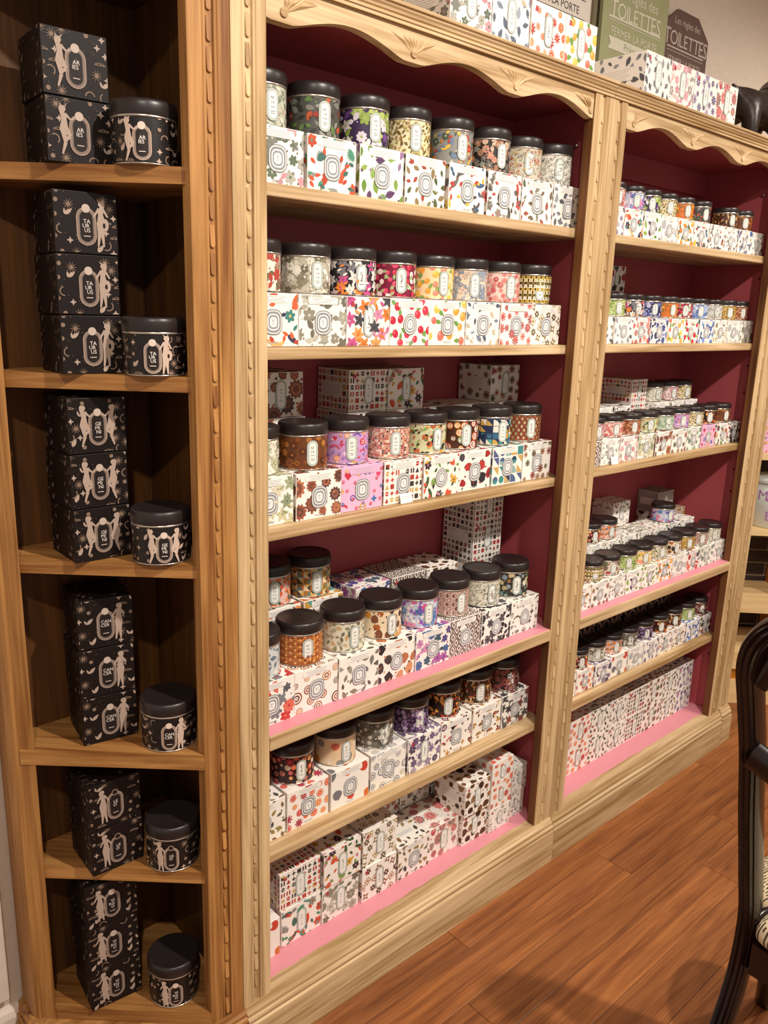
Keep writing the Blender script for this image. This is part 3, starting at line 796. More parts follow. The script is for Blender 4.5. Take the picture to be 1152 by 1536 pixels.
BD = {'geo': 1.0, 'tri': 1.0, 'diamond': 1.0, 'leaf': .88, 'flower': .95, 'doodle': .8, 'bird': 1.0, 'fruit': .95}
BOX_CACHE = {}
def box_meshes(key, mode, w, d, h):
    """returns (carton mesh, plaque mesh); base of the box at z=0, front face looks to -Y, footprint centred"""
    ck = (key, mode, w, d, h)
    if ck in BOX_CACHE: return BOX_CACHE[ck]
    words, bg, cols, style, _, _, _, s, kind = D[key]
    k = w / .110
    rng = random.Random(key + mode)
    pm = PM(); b = MB().box(-w / 2, w / 2, -d / 2, d / 2, 0, h, 0.0009)
    pm.geo(b, C(bg))
    ax, ay = w, h
    front = Art()
    sc = (.55 * s + .92) * max(k, .88)
    if mode == 'A':
        pattern(front, style, cols, w * .98, h * .94, sc, rng, (0, 0, .021 * k, .024 * k), BD.get(style, .92))
        # keep the caption area at the top free
        front.rr(0, h * .385, w * .62, h * .14, .004, bg); text_lines(front, 0, h * .425, w * .5, 4, gap=.0027 * k)
        text_lines(front, 0, -h * .42, w * .22, 2, gap=.0024 * k)
    else:
        pattern(front, style, cols, w * .98, h * .94, sc, rng, (0, 0, .013 * k, .026 * k), BD.get(style, .95))
        gift_icon(front, -w * .37, h * .34, .0042 * k)
    pm.flat(front, (0, -d / 2, h / 2), (1, 0, 0), (0, 0, 1), w - .002, h - .002)
    for sx in (-1, 1):
        side = Art(); pattern(side, style, cols, d * .98, h * .94, sc, rng, None, BD.get(style, .88))
        side.rect(-d * .36, -h * .16, d * .30, h * .16, bg)
        text_lines(side, -d * .03, h * .11, d * .58, 6, 'a8a4a2', .0042 * k)
        pm.flat(side, (sx * w / 2, 0, h / 2), (0, sx, 0), (0, 0, 1), d - .002, h - .002)
    top = Art()
    pattern(top, style, cols, w * .98, d * .98, sc, rng, (0, -d * .1, w * .3, d * .22) if mode == 'A' else None, BD.get(style, .88))
    if mode == 'A': text_lines(top, 0, -d * .1, w * .5, 4, gap=.003 * k)
    pm.flat(top, (0, 0, h), (1, 0, 0), (0, 1, 0), w - .002, d - .002)
    m1 = pm.mesh('carton', PAPER)
    pq = PM(); a = Art()
    if mode == 'A': plaque_rings(a, kind, k)
    else: plaque_stadium(a, kind, k, .026, .060 if h > .08 else .052)
    pq.flat(a, (0, -d / 2, h / 2 - (.004 * k if mode == 'A' else 0)), (1, 0, 0), (0, 0, 1), w, h, .0011, 8e-6)
    m2 = pq.mesh('label_plaque', PAPER)
    BOX_CACHE[ck] = (m1, m2)
    return m1, m2


def candle_box(key, x, y, z, mode, dims, label, group, rz=0.0):
    """x = centre, y = front face, z = underside"""
    w, d, h = dims
    m1, m2 = box_meshes(key, mode, w, d, h)
    e = empty('candle_box', (x, y + d / 2, z), rz)
    tag(e, label, 'box', group)
    inst('carton', m1, e); inst('label_plaque', m2, e)
    return e


TIN_CACHE = {}
def tin_parts(r, h):
    ck = (r, h)
    if ck in TIN_CACHE: return TIN_CACHE[ck]
    lh = h * .25; zb = h - lh
    ring = MB().lathe([(r * .93, 0), (r * 1.0, .0008), (r * 1.012, .0016), (r * 1.0, .0026)], 48)
    ring2 = MB().lathe([(r * .97, zb - .0035), (r * 1.014, zb - .0032), (r * 1.018, zb - .0018), (r * 1.01, zb + .0004), (r * .97, zb + .0004)], 48)
    rims = []
    for rg_, nm in ((ring, 'base_rim'), (ring2, 'top_rim')):
        me = bpy.data.meshes.new(nm); me.from_pydata(rg_.v, [], rg_.f); me.materials.append(SILVER); fix_normals(me)
        me.polygons.foreach_set('use_smooth', [True] * len(me.polygons)); rims.append(me)
    me = rims
    R1 = r * 1.035
    lid = MB().lathe([(r * .9, zb - .0005), (R1 * .985, zb), (R1, zb + .0015), (R1, zb + lh * .62), (R1 * .985, zb + lh * .82), (R1 * .95, zb + lh * .95), (R1 * .90, h), (R1 * .86, h - .0008), (R1 * .5, h - .0012), (.0001, h - .0012)], 48)
    ml = bpy.data.meshes.new('lid'); ml.from_pydata(lid.v, [], lid.f); ml.materials.append(LID); fix_normals(ml)
    ml.polygons.foreach_set('use_smooth', [True] * len(ml.polygons)); ml.set_sharp_from_angle(angle=R(50))
    TIN_CACHE[ck] = (me, ml, zb)
    return TIN_CACHE[ck]


CAN_CACHE = {}
def can_meshes(key, r, h):
    ck = (key, r)
    if ck in CAN_CACHE: return CAN_CACHE[ck]
    words, _, _, _, bg, cols, style, s, kind = D[key]
    rng = random.Random(key + 'tin'); rim, lid, zb = tin_parts(r, h)
    k = r / .0465
    pm = PM(); pm.geo(MB().lathe([(r * .92, .0004), (r * .992, .0012), (r * .992, zb - .001), (r * .9, zb - .0005)], 56), C(bg))
    bh = zb - .007; u = r * 2.15
    art = Art(); pattern(art, style, cols, u * 2, bh + .006, s * .95 * k, rng, None, 1.12)
    pm.wrap(art, r * .992, .003, bh, u)
    body = pm.mesh('body', TIN)
    for p in body.polygons: p.use_smooth = True
    body.set_sharp_from_angle(angle=R(35))
    pq = PM(); a = Art(); plaque_stadium(a, kind, 1.0, .0225 * k, bh * .84)
    if k < .9:
        a = Art(); kk = .78
        plaque_stadium(a, kind, kk, .0225 * k / kk, bh * .88 / kk)
    pq.wrap(a, r * .992, .003, bh, u, .0016, 1.2e-5, .004)
    CAN_CACHE[ck] = (body, pq.mesh('label_plaque', TIN), rim, lid)
    return CAN_CACHE[ck]


def candle_tin(key, x, y, z, r, h, label, group, rz):
    body, pq, rim, lid = can_meshes(key, r, h)
    e = empty('candle_tin', (x, y, z), rz)
    tag(e, label, 'candle tin', group)
    inst('body', body, e); inst('label_plaque', pq, e); inst('base_rim', rim[0], e); inst('top_rim', rim[1], e); inst('lid', lid, e)
    return e


# ------------------------------------------------------------------ furniture: bookcases and end cabinets
YF, YB = 1.14, 1.425                       # face of the stiles, inside face of the back
STILE_TOP = 1.945
BW_ = .0042
def bead_mesh(mat):
    pts = [(-BW_, 0), (-BW_, -.029)] + [(-BW_ * math.cos(math.pi * k / 6), -.029 - BW_ * math.sin(math.pi * k / 6)) for k in range(1, 6)] + [(BW_, -.029), (BW_, 0)]
    n = len(pts); v = [(x, 0.0005, z) for x, z in pts] + [(x * .92, -.0006 - .0030 * min(1, (-z / .034)) ** .8, z) for x, z in pts]
    f = [tuple(range(n, 2 * n))] + [(i, (i + 1) % n, n + (i + 1) % n, n + i) for i in range(n)]
    me = bpy.data.meshes.new('bead'); me.from_pydata(v, [], f); me.materials.append(mat); fix_normals(me)
    return me
BEAD_OAK, BEAD_HON = bead_mesh(OAK_Z), bead_mesh(HON_Z)


def stile(root, off, x0, x1, xc, mat, bead, yf=YF, z0=0.127, phase=0.0, ret=False):
    g = .0072
    poly = [(x0, yf + .001), (x0 + .002, yf), (xc - g - .006, yf), (xc - g - .005, yf + .0012), (xc - g - .0035, yf), (xc - g, yf), (xc - g + .0015, yf + .0045), (xc + g - .0015, yf + .0045), (xc + g, yf),
            (xc + g + .0035, yf), (xc + g + .005, yf + .0012), (xc + g + .006, yf), (x1 - .002, yf), (x1, yf + .001), (x1, yf + .024), (x0, yf + .024)]
    s = MB().prism(poly, z0, STILE_TOP).obj('stile', mat, root, off)
    if ret:
        MB().box(x0 - .0011, x0 - .0001, yf + .0025, yf + .0238, z0 + .001, STILE_TOP - .001).obj('raw_shaded_return', RETURN_Z, s)  # thin strip: dark raw wood, with the shade there put into its colour
    z = STILE_TOP - .012 - phase
    while z > z0 + .04:
        inst('bead', bead, s, (xc, yf + .0045, z)); z -= .0405
    return s


CORNICE = [(0.0, 1.945), (.003, 1.945), (.003, 1.9495), (.0055, 1.951), (.0055, 1.954), (.0035, 1.956), (.0065, 1.958), (.0075, 1.9615), (.0105, 1.9645), (.0115, 1.967), (.0095, 1.968), (.0145, 1.9695), (.0155, 1.973), (.0135, 1.975), (0.0, 1.975)]
PLINTH = [(0.0, 0.0), (.020, 0.0), (.020, .087), (.0192, .0925), (.0165, .0955), (.0085, .0960), (.0085, .0995), (.0165, .1000), (.0172, .1040), (.0160, .1075), (.0110, .1100), (.0120, .1125), (.0118, .1170), (.0070, .1215), (.0045, .1268), (0.0, .1268)]
VAL = [(0.0, 1.896), (.036, 1.893), (.052, 1.897), (.075, 1.906), (.105, 1.914), (.138, 1.9175), (.171, 1.914), (.201, 1.906), (.224, 1.897), (.243, 1.893)]


def fan(parent, x, z, half, mat, y):
    """carved shell: ribs spreading from a point inside an inverted triangle"""
    n = 7; a0, a1 = (R(24), R(156)) if half == 0 else ((R(20), R(88)) if half > 0 else (R(92), R(160)))
    mb = MB(); n = 7 if half == 0 else 4
    for k in range(n):
        t0 = a0 + (a1 - a0) * (k + .08) / n; t1 = a0 + (a1 - a0) * (k + .92) / n; tm = (t0 + t1) / 2
        def rim(t): return min(.074, .029 / max(.18, math.sin(t)))
        def pt(t, r): return (x + r * math.cos(t), z + r * math.sin(t))
        p = [pt(t0, .007), pt(t0, rim(t0) * .97), pt(tm, rim(tm)), pt(t1, rim(t1) * .97), pt(t1, .007)]
        c = pt(tm, rim(tm) * .55)
        vs = [(q[0], y + .0001, q[1]) for q in p] + [(c[0], y - .0036, c[1])]
        mb.add(vs, [(i, (i + 1) % 5, 5) for i in range(5)])
    mb.prism_y([(x + .007 * math.cos(t), z + .002 + .007 * math.sin(t)) for t in [TAU * q / 12 for q in range(12)]], y - .003, y)
    return mb.obj('carved_fan', mat, parent)


def bookcase(X0, X1, sl, sr, levels, fixed_i, name_label, wz, wx, bead):
    root = empty('bookcase', ((X0 + X1) / 2, 1.28, 0)); off = -root.location
    tag(root, name_label, 'bookcase', 'oak bookcases with rose-painted interiors')
    a, b = X0 + .017, X1 - .017
    MB().box(X0 + .001, a, YF + .024, 1.436, .0, STILE_TOP).obj('side_panel', PINK_WALL, root, off)
    rp = MB().box(b, X1 - .001, YF + .024, 1.436, .0, STILE_TOP).obj('side_panel', PINK_WALL, root, off)
    MB().box(a, b, YB, 1.436, .0, STILE_TOP).obj('back_panel', PINK_WALL, root, off)
    MB().box(a, b, YF + .024, YB, STILE_TOP - .016, STILE_TOP).obj('top_panel', PINK_WALL, root, off)
    MB().box(a + .0005, b - .0005, YB - .016, YB, STILE_TOP - .085, STILE_TOP - .0165).obj('hanging_rail', PINK_WALL, root, off)
    stile(root, off, X0 + .0006, sl, (X0 + sl) / 2, wz, bead); stile(root, off, sr, X1 - .0006, (X1 + sr) / 2, wz, bead, phase=.012, ret=True)
    for i, z in enumerate(levels):
        if i == fixed_i:
            m = MB().box(sl + .0004, sr - .0013, YF - .001, YF + .03, z - .03, z, .0025); m.box(a, b, YF + .0245, YB, z - .022, z - .0004)
            s = m.obj('shelf', wx, root, off)
            MB().box(a + .0005, b - .0005, YF + .0246, YB - .0005, z - .0003, z + .0004).obj('painted_top', PINK_DECK, s)
            MB().box(sl + .0008, sr - .0008, YF + .003, YF + .0246, z - .0003, z + .0004).obj('painted_top', PINK_DECK, s)
        else:
            MB().box(a, b, YF + .028, YB, z - .021, z, .003).obj('shelf', wx, root, off)
    z = .127
    d = MB().box(a, b, YF + .002, YB, z - .025, z - .0003).obj('deck', wx, root, off)
    rngp = random.Random(int(X0 * 100)); n = 40
    fr = [(a + .0005 + (b - a - .001) * k / n, YF + .030 + rngp.uniform(-.0025, .0025)) for k in range(n + 1)]
    fr = [(max(sl if p[1] < YF + .0245 else a, p[0]), p[1]) for p in fr]
    MB().prism(fr + [(b - .0005, YB - .0005), (a + .0005, YB - .0005)], z - .0003, z + .0004).obj('painted_top', PINK_DECK, d)
    MB().mould([(X0 + .0008, YF), (X1 - .0008, YF)], PLINTH, -1).obj('plinth', wx, root, off)
    MB().box(X0 + .0008, X1 - .0008, YF, YF + .024, 0.0, .1268).obj('plinth_core', wx, root, off)
    c = MB().mould([(X0 + .0008, YF), (X1 - .0008, YF)], CORNICE, -1); c.box(X0 + .0008, X1 - .0008, YF, 1.436, STILE_TOP + .0002, 1.975)
    c.obj('cornice', wx, root, off)
    # scalloped valance: low points under the carved fans, arches between them
    W = sr - sl; per = W / 3.06; pts = []
    x = sl + .0003; pts.append((x, 1.896))
    def vz(t):       # 0 at a low point, 1 at the next
        u = abs(((t + .5) % 1.0) - .5) * 2      # 0 low .. 1 crest
        k = min(1, max(0, (u - .16) / .84)); return 1.893 + .0245 * (math.sin(k * math.pi / 2) ** 1.15)
    n = 84
    low = [(X, z) for X, z in [(sl + W * k / n, vz((W * k / n - .03) / per)) for k in range(n + 1)]]
    low[0] = (sl + .0004, low[0][1]); low[-1] = (sr - .0014, low[-1][1])
    v = MB().prism_y(low + [(sr - .0014, STILE_TOP - .0004), (sl + .0004, STILE_TOP - .0004)], YF + .004, YF + .022).obj('valance', wx, root, off)
    for k in range(4):
        fx = sl + .03 + per * k
        fan(v, fx if 0 < k < 3 else (fx + .004 if k == 0 else min(fx, sr - .012)), 1.9055, 0 if 0 < k < 3 else (1 if k == 0 else -1), wx, YF + .004)
    for zz in (1.60, 1.33, 1.245, .99, .915, .62, .33):
        MB().box(b - .0012, b + .0005, YF + .052, YF + .057, zz, zz + .006).obj('peg_hole', HOLE, rp)
    hk = MB().lathe([(.0001, 0), (.004, .001), (.0045, .004), (.0025, .008), (.0001, .009)], 10).obj('hook', STEEL, rp, (b - .009, YF + .075, 1.852), True)
    hk.rotation_euler = (0, R(90), 0)
    return root


L1 = [1.666, 1.404, 1.084, .696, .420]
L2 = [1.667, 1.405, 1.087, .694, .420]
bookcase(.703, 1.687, .766, 1.621, L1, 3, 'oak bookcase of large tins with rose-painted interior, beside the angled end cabinet', OAK_Z, OAK_X, BEAD_OAK)
bookcase(1.687, 2.667, 1.748, 2.598, L2, 3, 'oak bookcase of small tins with rose-painted interior, bulldog statue on top', OAK_Z, OAK_X, BEAD_OAK)

# angled end cabinet by the plaster wall (its face is turned 45 degrees)
ec = empty('end_cabinet', (.55, 1.31, 0)); tag(ec, 'narrow angled oak end cabinet with dark inside, stacked with black boxes', 'cabinet')
eo = -ec.location
A, B = (.634, 1.143), (.412, 1.350)
stile(ec, eo, .632, .7022, .6685, HON_Z, BEAD_HON, phase=.02)
MB().prism([(.4125, 1.3425), (.3935, 1.3615), (.3865, 1.366), (.3825, 1.373), (.381, 1.381), (.381, 1.436), (.398, 1.436), (.398, 1.385), (.4125, 1.364)], .127, STILE_TOP).obj('corner_post', HON_Z, ec, eo)
MB().prism([(.4035, 1.3525), (.4065, 1.3495), (.4135, 1.3545), (.4125, 1.364)], .13, STILE_TOP).obj('post_bead', HON_Z, ec, eo)
MB().box(.385, .7, 1.425, 1.436, .0, STILE_TOP).obj('back_panel', DARK_Z, ec, eo)
rpn = MB().box(.6905, .7022, YF + .0245, 1.4245, .0, STILE_TOP).obj('side_panel', DARK_Z, ec, eo)
MB().box(.3981, .4035, 1.366, 1.4245, .127, STILE_TOP).obj('side_panel', HON_Z, ec, eo)
LE = [1.667, 1.360, 1.053, .707, .464]
HON_D = wood('honey_oak_shelf', 0, C('7a4a1e'), C('c08c50'), vary=0.04, contrast=1.2, scale=.9)
for i, z in enumerate(LE):
    if i == 3:
        poly = [(.6318, 1.1415), (.3925, 1.3595), (.4045, 1.3665), (.4045, 1.4245), (.690, 1.4245), (.690, 1.166), (.6318, 1.166)]; t = .028
    else:
        poly = [(.640, 1.1465), (.4175, 1.3525), (.4045, 1.3665), (.4045, 1.4245), (.690, 1.4245), (.690, 1.166), (.640, 1.166)]; t = .024
    turn45(MB().prism(poly, z - t, z).obj('shelf', HON_D, ec, eo))
poly = [(.6318, 1.1415), (.4135, 1.3435), (.4045, 1.3665), (.4045, 1.4245), (.690, 1.4245), (.690, 1.166), (.6318, 1.166)]
turn45(MB().prism(poly, .102, .160).obj('deck', HON_D, ec, eo))
PATH = [(.7022, YF), (.6318, YF), (.3935, 1.3615), (.381, 1.381), (.381, 1.436)]
PL2 = [(a, z * 1.06) for a, z in PLINTH]
MB().mould(PATH, PL2, 1).obj('plinth', HON_X, ec, eo)
MB().mould(PATH, CORNICE, 1).obj('cornice', HON_X, ec, eo)
MB().prism([(.7022, YF), (.6318, YF), (.3935, 1.3615), (.381, 1.381), (.381, 1.436), (.7022, 1.436)], STILE_TOP + .0002, 1.975).obj('top_panel', DARK_Z, ec, eo)
for (hx, hy) in ((.475, 1.3), (.62, 1.2)):
    MB().lathe([(.0001, 0), (.006, 0), (.008, .006), (.006, .012), (.003, .02)], 12).obj('hook', STEEL, ec, (hx - .55, hy - 1.31, STILE_TOP - .0195), True)

# its mirror at the far end of the run: only the stile, plinth and cornice ends show
e2 = empty('end_cabinet', (2.76, 1.31, 0)); tag(e2, 'narrow angled oak end cabinet past the bookcase of smaller tins', 'cabinet')
o2 = -e2.location
stile(e2, o2, 2.6678, 2.731, 2.702, OAK_Z, BEAD_OAK, phase=.02)
MB().box(2.6678, 2.679, YF + .0245, 1.4245, 0, STILE_TOP).obj('side_panel', DARK_Z, e2, o2)
MB().box(2.6678, 2.985, 1.425, 1.436, 0, STILE_TOP).obj('back_panel', DARK_Z, e2, o2)
MB().prism([(2.952, 1.3425), (2.971, 1.3615), (2.982, 1.381), (2.982, 1.4245), (2.966, 1.4245), (2.966, 1.385), (2.952, 1.364)], .127, STILE_TOP).obj('corner_post', OAK_Z, e2, o2)
for z in (1.667, 1.36, 1.053, .707, .464, .16):
    MB().prism([(2.7315, 1.1465), (2.947, 1.3525), (2.951, 1.364), (2.951, 1.4245), (2.6795, 1.4245), (2.6795, 1.166), (2.7315, 1.166)], z - .024, z).obj('shelf', OAK_X, e2, o2)
PATH2 = [(2.6678, YF), (2.731, YF), (2.971, 1.3615), (2.982, 1.381), (2.982, 1.436)]
MB().mould(PATH2, PL2, -1).obj('plinth', OAK_X, e2, o2)
MB().mould(PATH2, CORNICE, -1).obj('cornice', OAK_X, e2, o2)

# ------------------------------------------------------------------ goods in the first bookcase (large tins)
ORD = ['top', 'second', 'third', 'fourth', 'fifth']
BC1 = 'large-tin bookcase'
BC2 = 'small-tin bookcase'
BIG = (.1065, .107, .090)
SML = (.083, .083, .068)
TD = {'parrot': 'dark banana leaves', 'fig': 'white flowers on purple', 'berry': 'olive sprigs on cream', 'palm': 'colourful parrots on grey', 'monkey': 'pink flowers on black',
      'herb': 'red and orange doodles', 'peacock': 'blue-grey flowers on peach', 'gold': 'gold quatrefoils on brown', 'cog': 'orange mandalas on brown', 'nordic': 'red and pink mosaic',
      'pebble': 'orange discs on brown', 'medal': 'red and green diamonds', 'poppy': 'blue-grey leaves', 'sun': 'orange scallops', 'ikat': 'pink diamonds on maroon', 'ink': 'grey-green sketches',
      'acorn': 'multicoloured terrazzo', 'lace': 'pale circles on grey', 'chili': 'orange leaves on black', 'toucan': 'brown and red blossom', 'rock': 'orange and grey stones', 'citrus': 'orange slices on brown'}
def tin_words(k): return TD.get(k, D[k][0])
RB, HB = .0465, .088
RS, HS = .0365, .058
rg = random.Random(11)
def face_cam(x, y, k):
    """turn of a tin's label: partly towards the aisle, partly straight out"""
    return -math.atan2(x, y) * k

row1 = [
 (0, .763, .1145, 1.190, ['orchid', 'parrot', 'fig', 'berry', 'palm', 'monkey', 'herb', 'sketch']),
 (1, .7555, .1085, 1.190, ['toucan', 'cotton', 'lily', 'cherry', 'apricot', 'peacock', 'rosette', 'gold']),
 (2, .748, .1100, 1.190, ['wlily', 'cog', 'heart', 'nordic', 'tropic', 'pebble', 'prism', 'medal']),
 (3, .740, .1085, 1.176, ['poppy', 'sun', 'olive', 'clay', 'bloom', 'ikat', 'ink', 'acorn']),
 (4, .735, .1130, 1.203, ['seed', 'citrus', 'rock', 'lace', 'lilac', 'chili', 'mush', 'pine']),
]
STADIUM = {'lily', 'lilac'}
for lv, x0, pitch, yf, keys in row1:
    z = L1[lv] + .0005
    for i, k in enumerate(keys):
        xc = x0 + pitch * (i + .5)
        xc = max(.722 + .054, min(1.669 - .054, xc))
        yb = yf + rg.uniform(-.002, .003)
        w = D[k][0]
        candle_box(k, xc, yb, z, 'B' if k in STADIUM else 'A', BIG,
                   f"{'pink' if k == 'heart' else 'white'} carton with {w}, {ORD[lv]} shelf, {BC1}", f'front-row cartons, {ORD[lv]} shelf of first bookcase')
        if lv == 4 and i == 0: continue
        candle_tin(k, xc + rg.uniform(-.003, .003), yb + .056, z + BIG[2] + .0009, RB, HB,
                   f"black-lidded tin with {tin_words(k)}, front row, {ORD[lv]} shelf, {BC1}", f'front-row tins, {ORD[lv]} shelf of first bookcase', face_cam(xc, 1.24, .36) + rg.uniform(-.16, .16))


def stack(keys, x, y, z0, dims, mode, where, group, rz=0.0, jit=.003):
    """keys from the bottom up"""
    n = len(keys); z = z0
    names = {1: ['only'], 2: ['lower', 'upper'], 3: ['lowest', 'middle', 'topmost'], 4: ['lowest', 'second', 'third', 'topmost']}[n]
    for i, k in enumerate(keys):
        w = D[k][0]; pos = '' if n == 1 else f', {names[i]} in stack'
        candle_box(k, x + rg.uniform(-jit, jit), y + rg.uniform(-jit, jit), z, mode, dims, f'carton with {w}{pos}, {where}', group, rz + rg.uniform(-.012, .012) * (jit > 0))
        z += dims[2] + .0010
    return z


# small white price cards leaning on the third shelves
def price_card(x, y, z, label):
    e = empty('price_card', (x, y, z)); tag(e, label, 'price card', 'white price cards on the third shelves'); e.rotation_euler = (R(-12), 0, 0)
    pm = PM(); pm.geo(MB().box(-.0165, .0165, -.0005, .0005, 0, .021, .0002), C('f4f0ea'))
    a = Art(); text_lines(a, 0, .003, .020, 2, 'b8b4b0', .004); pm.flat(a, (0, -.0005, .0105), (1, 0, 0), (0, 0, 1), .033, .021)
    inst('card', pm.mesh('card', PAPER), e)
price_card(1.136, 1.1822, L1[2] + .0006, 'small white price card against the carton with red nordic squares')
price_card(1.908, 1.1822, L2[2] + .0006, 'small white price card against the small carton with pale pink blossom')
# third shelf, back row: stacks of three and two
B3 = (.1065, .107, .0875)
g3 = 'back-row stacks, third shelf of first bookcase'
w3 = 'behind third-shelf tins, large-tin bookcase'
stack(['cog'] * 3, .913, 1.311, L1[2] + .0005, B3, 'B', w3, g3)
stack(['nordic'] * 3, 1.134, 1.311, L1[2] + .0005, B3, 'B', w3, g3)
stack(['tropic'] * 3, 1.246, 1.311, L1[2] + .0005, B3, 'B', w3, g3, 0, .002)
stack(['pebble', 'pebble'], 1.358, 1.311, L1[2] + .0005, B3, 'B', w3, g3, 0, .001)
stack(['wave', 'wave'], 1.468, 1.311, L1[2] + .0005, B3, 'B', w3, g3, 0, .001)
stack(['medal'] * 3, 1.581, 1.311, L1[2] + .0005, B3, 'B', w3, g3, 0, .001)
# fourth shelf, back row
g4 = 'back-row stacks, fourth shelf of first bookcase'
w4 = 'behind fourth-shelf tins, large-tin bookcase'
B4 = (.1065, .107, .0868)
t1 = stack(['tanger', 'tanger'], .900, 1.300, L1[3] + .0008, B4, 'A', w4, g4, 0, .001)
t2 = stack(['facet', 'facet'], 1.013, 1.300, L1[3] + .0008, B4, 'A', w4, g4, 0, .001)
candle_tin('tanger', .905, 1.350, t1, RB, HB, f"black-lidded tin with tangerines, back row, fourth shelf, {BC1}", 'back-row tins, fourth shelf of first bookcase', -.3)
candle_tin('facet', 1.012, 1.352, t2, RB, HB, f"black-lidded tin with gold and teal facets, back row, fourth shelf, {BC1}", 'back-row tins, fourth shelf of first bookcase', -.25)
stack(['bloom', 'bloom'], 1.150, 1.298, L1[3] + .0008, B4, 'B', w4, g4, .06, .001)
stack(['ikat', 'ikat'], 1.268, 1.302, L1[3] + .0008, B4, 'B', w4, g4, 0, .001)
stack(['oval', 'oval'], 1.380, 1.302, L1[3] + .0008, B4, 'B', w4, g4, 0, .001)
stack(['reindeer'] * 4, 1.548, 1.306, L1[3] + .0008, B4, 'B', w4, g4, 0, .001)
# floor of the first bookcase
gd = 'cartons on the floor of the first bookcase'
wd = 'floor of large-tin bookcase'
ZD = .1275
stack(['rock'], .787, 1.214, ZD, BIG, 'A', wd, gd)
stack(['parrot', 'nordic'], .900, 1.221, ZD, BIG, 'B', wd, gd)
stack(['cotton', 'tropic'], 1.0095, 1.217, ZD, BIG, 'B', wd, gd)
stack(['flake', 'gold'], 1.124, 1.216, ZD, BIG, 'B', wd, gd)
stack(['seed'], 1.236, 1.216, ZD, BIG, 'A', wd, gd)
stack(['rosep'], 1.346, 1.219, ZD, BIG, 'B', wd, gd)
candle_box('oval', 1.4490, 1.206, ZD, 'B', (.095, .107, .09), f'white carton with brown agate ovals, lower jutting one, {wd}', gd, 0)
candle_box('oval', 1.4420, 1.196, ZD + .091, 'B', (.095, .107, .09), f'white carton with brown agate ovals, upper jutting one, {wd}', gd, 0)
stack(['swirl', 'grapef', 'grapef'], 1.5395, 1.197, ZD, SML, 'B', wd, gd, 0, .001)
candle_box('wave', 1.6195, 1.206, ZD, 'B', (.062, .083, .074), f'narrow carton with black waves, lower one by side panel, {wd}', gd, -.03)
candle_box('swirl', 1.6205, 1.203, ZD + .075, 'B', (.064, .083, .078), f'narrow carton with grey swirls, upper one by side panel, {wd}', gd, .05)
wk = 'back row, floor of large-tin bookcase'
for xk, kk in ((.90, ['nordic', 'seed']), (1.012, ['tropic', 'medal']), (1.124, ['gold', 'cog']), (1.238, ['rosette', 'terra']), (1.350, ['olive', 'flake']), (1.464, ['ink', 'oval']), (1.574, ['chili', 'grapef'])):
    stack(kk, xk, 1.332, ZD, (.1065, .09, .0868) if xk < 1.3 else (.1065, .09, .09), 'B', wk, 'back-row cartons on the floor of the first bookcase', 0, .0008)
# on top of the first bookcase
ZT = 1.9757
wt = 'on top of large-tin bookcase'
gt = 'cartons on top of the first bookcase'
for xk, kk in ((1.205, 'orchid'), (1.316, 'peacock'), (1.4285, 'grapef'), (1.5405, 'apricot')):
    stack([kk], xk, 1.132, ZT, (.1095, .14, .088), 'B', wt, gt, 0, .0008)

# ------------------------------------------------------------------ goods in the second bookcase (small tins)
row2 = [
 (0, 1.768, .0870, 1.190, ['violet', 'toucan', 'fig', 'lace', 'amber', 'palm', 'monkey', 'acorn', 'toucan2', 'sketch'],
     [(1.845, 'rosep'), (1.933, 'bloom'), (2.012, 'fig'), (2.096, 'berry'), (2.187, 'amber'), (2.284, 'parrot'), (2.450, 'mush'), (2.545, 'cog'), (2.632, 'sketch')]),
 (1, 1.765, .0880, 1.190, ['olive', 'sketch', 'rosette', 'indigo', 'apricot', 'cherry', 'sky', 'gold', 'lace', 'cotton'],
     [(1.805, 'orchid'), (1.893, 'linden'), (1.982, 'lily'), (2.072, 'indigo'), (2.160, 'amber'), (2.245, 'cherry'), (2.332, 'sky'), (2.425, 'sketch'), (2.514, 'honey'), (2.592, 'terra'), (2.628 + .04, 'fig')]),
 (2, 1.757, .0905, 1.190, ['ikat', 'swirl', 'blossom', 'wlily', 'cog', 'medal', 'sage', 'heart', 'tropic', 'ink'],
     [(1.850, 'blossom'), (1.940, 'rosette'), (2.030, 'terra'), (2.121, 'tropic'), (2.211, 'sage'), (2.301, 'heart'), (2.390, 'berry'), (2.475, 'chili'), (2.565, 'cog'), (2.640, 'amber')]),
 (3, 1.752, .0865, 1.172, ['mush', 'medal', 'acorn', 'fig', 'linden', 'amber', 'lace', 'poppy', 'sage', 'sketch'],
     [(1.795, 'sun'), (1.882, 'gold'), (1.967, 'toucan'), (2.054, 'linden'), (2.140, 'apricot'), (2.227, 'olive'), (2.313, 'clay'), (2.400, 'honey'), (2.486, 'ikat'), (2.573, 'ink')]),
 (4, 1.757, .0885, 1.197, ['herb', 'citrus', 'lilac', 'rock', 'lace', 'violet', 'chili', 'mush', 'sky', 'pine'],
     [(1.890, 'citrus'), (1.978, 'cotton'), (2.066, 'tanger'), (2.155, 'lace'), (2.243, 'lilac'), (2.335, 'chili'), (2.425, 'mush'), (2.512, 'linden'), (2.600, 'pine')]),
]
D['toucan2'] = ('blue and grey birds',) + (W0, ['3c5a9a', '8a8a8c', '5a6a84', 'b5744a'], 'bird') + D['toucan'][4:]
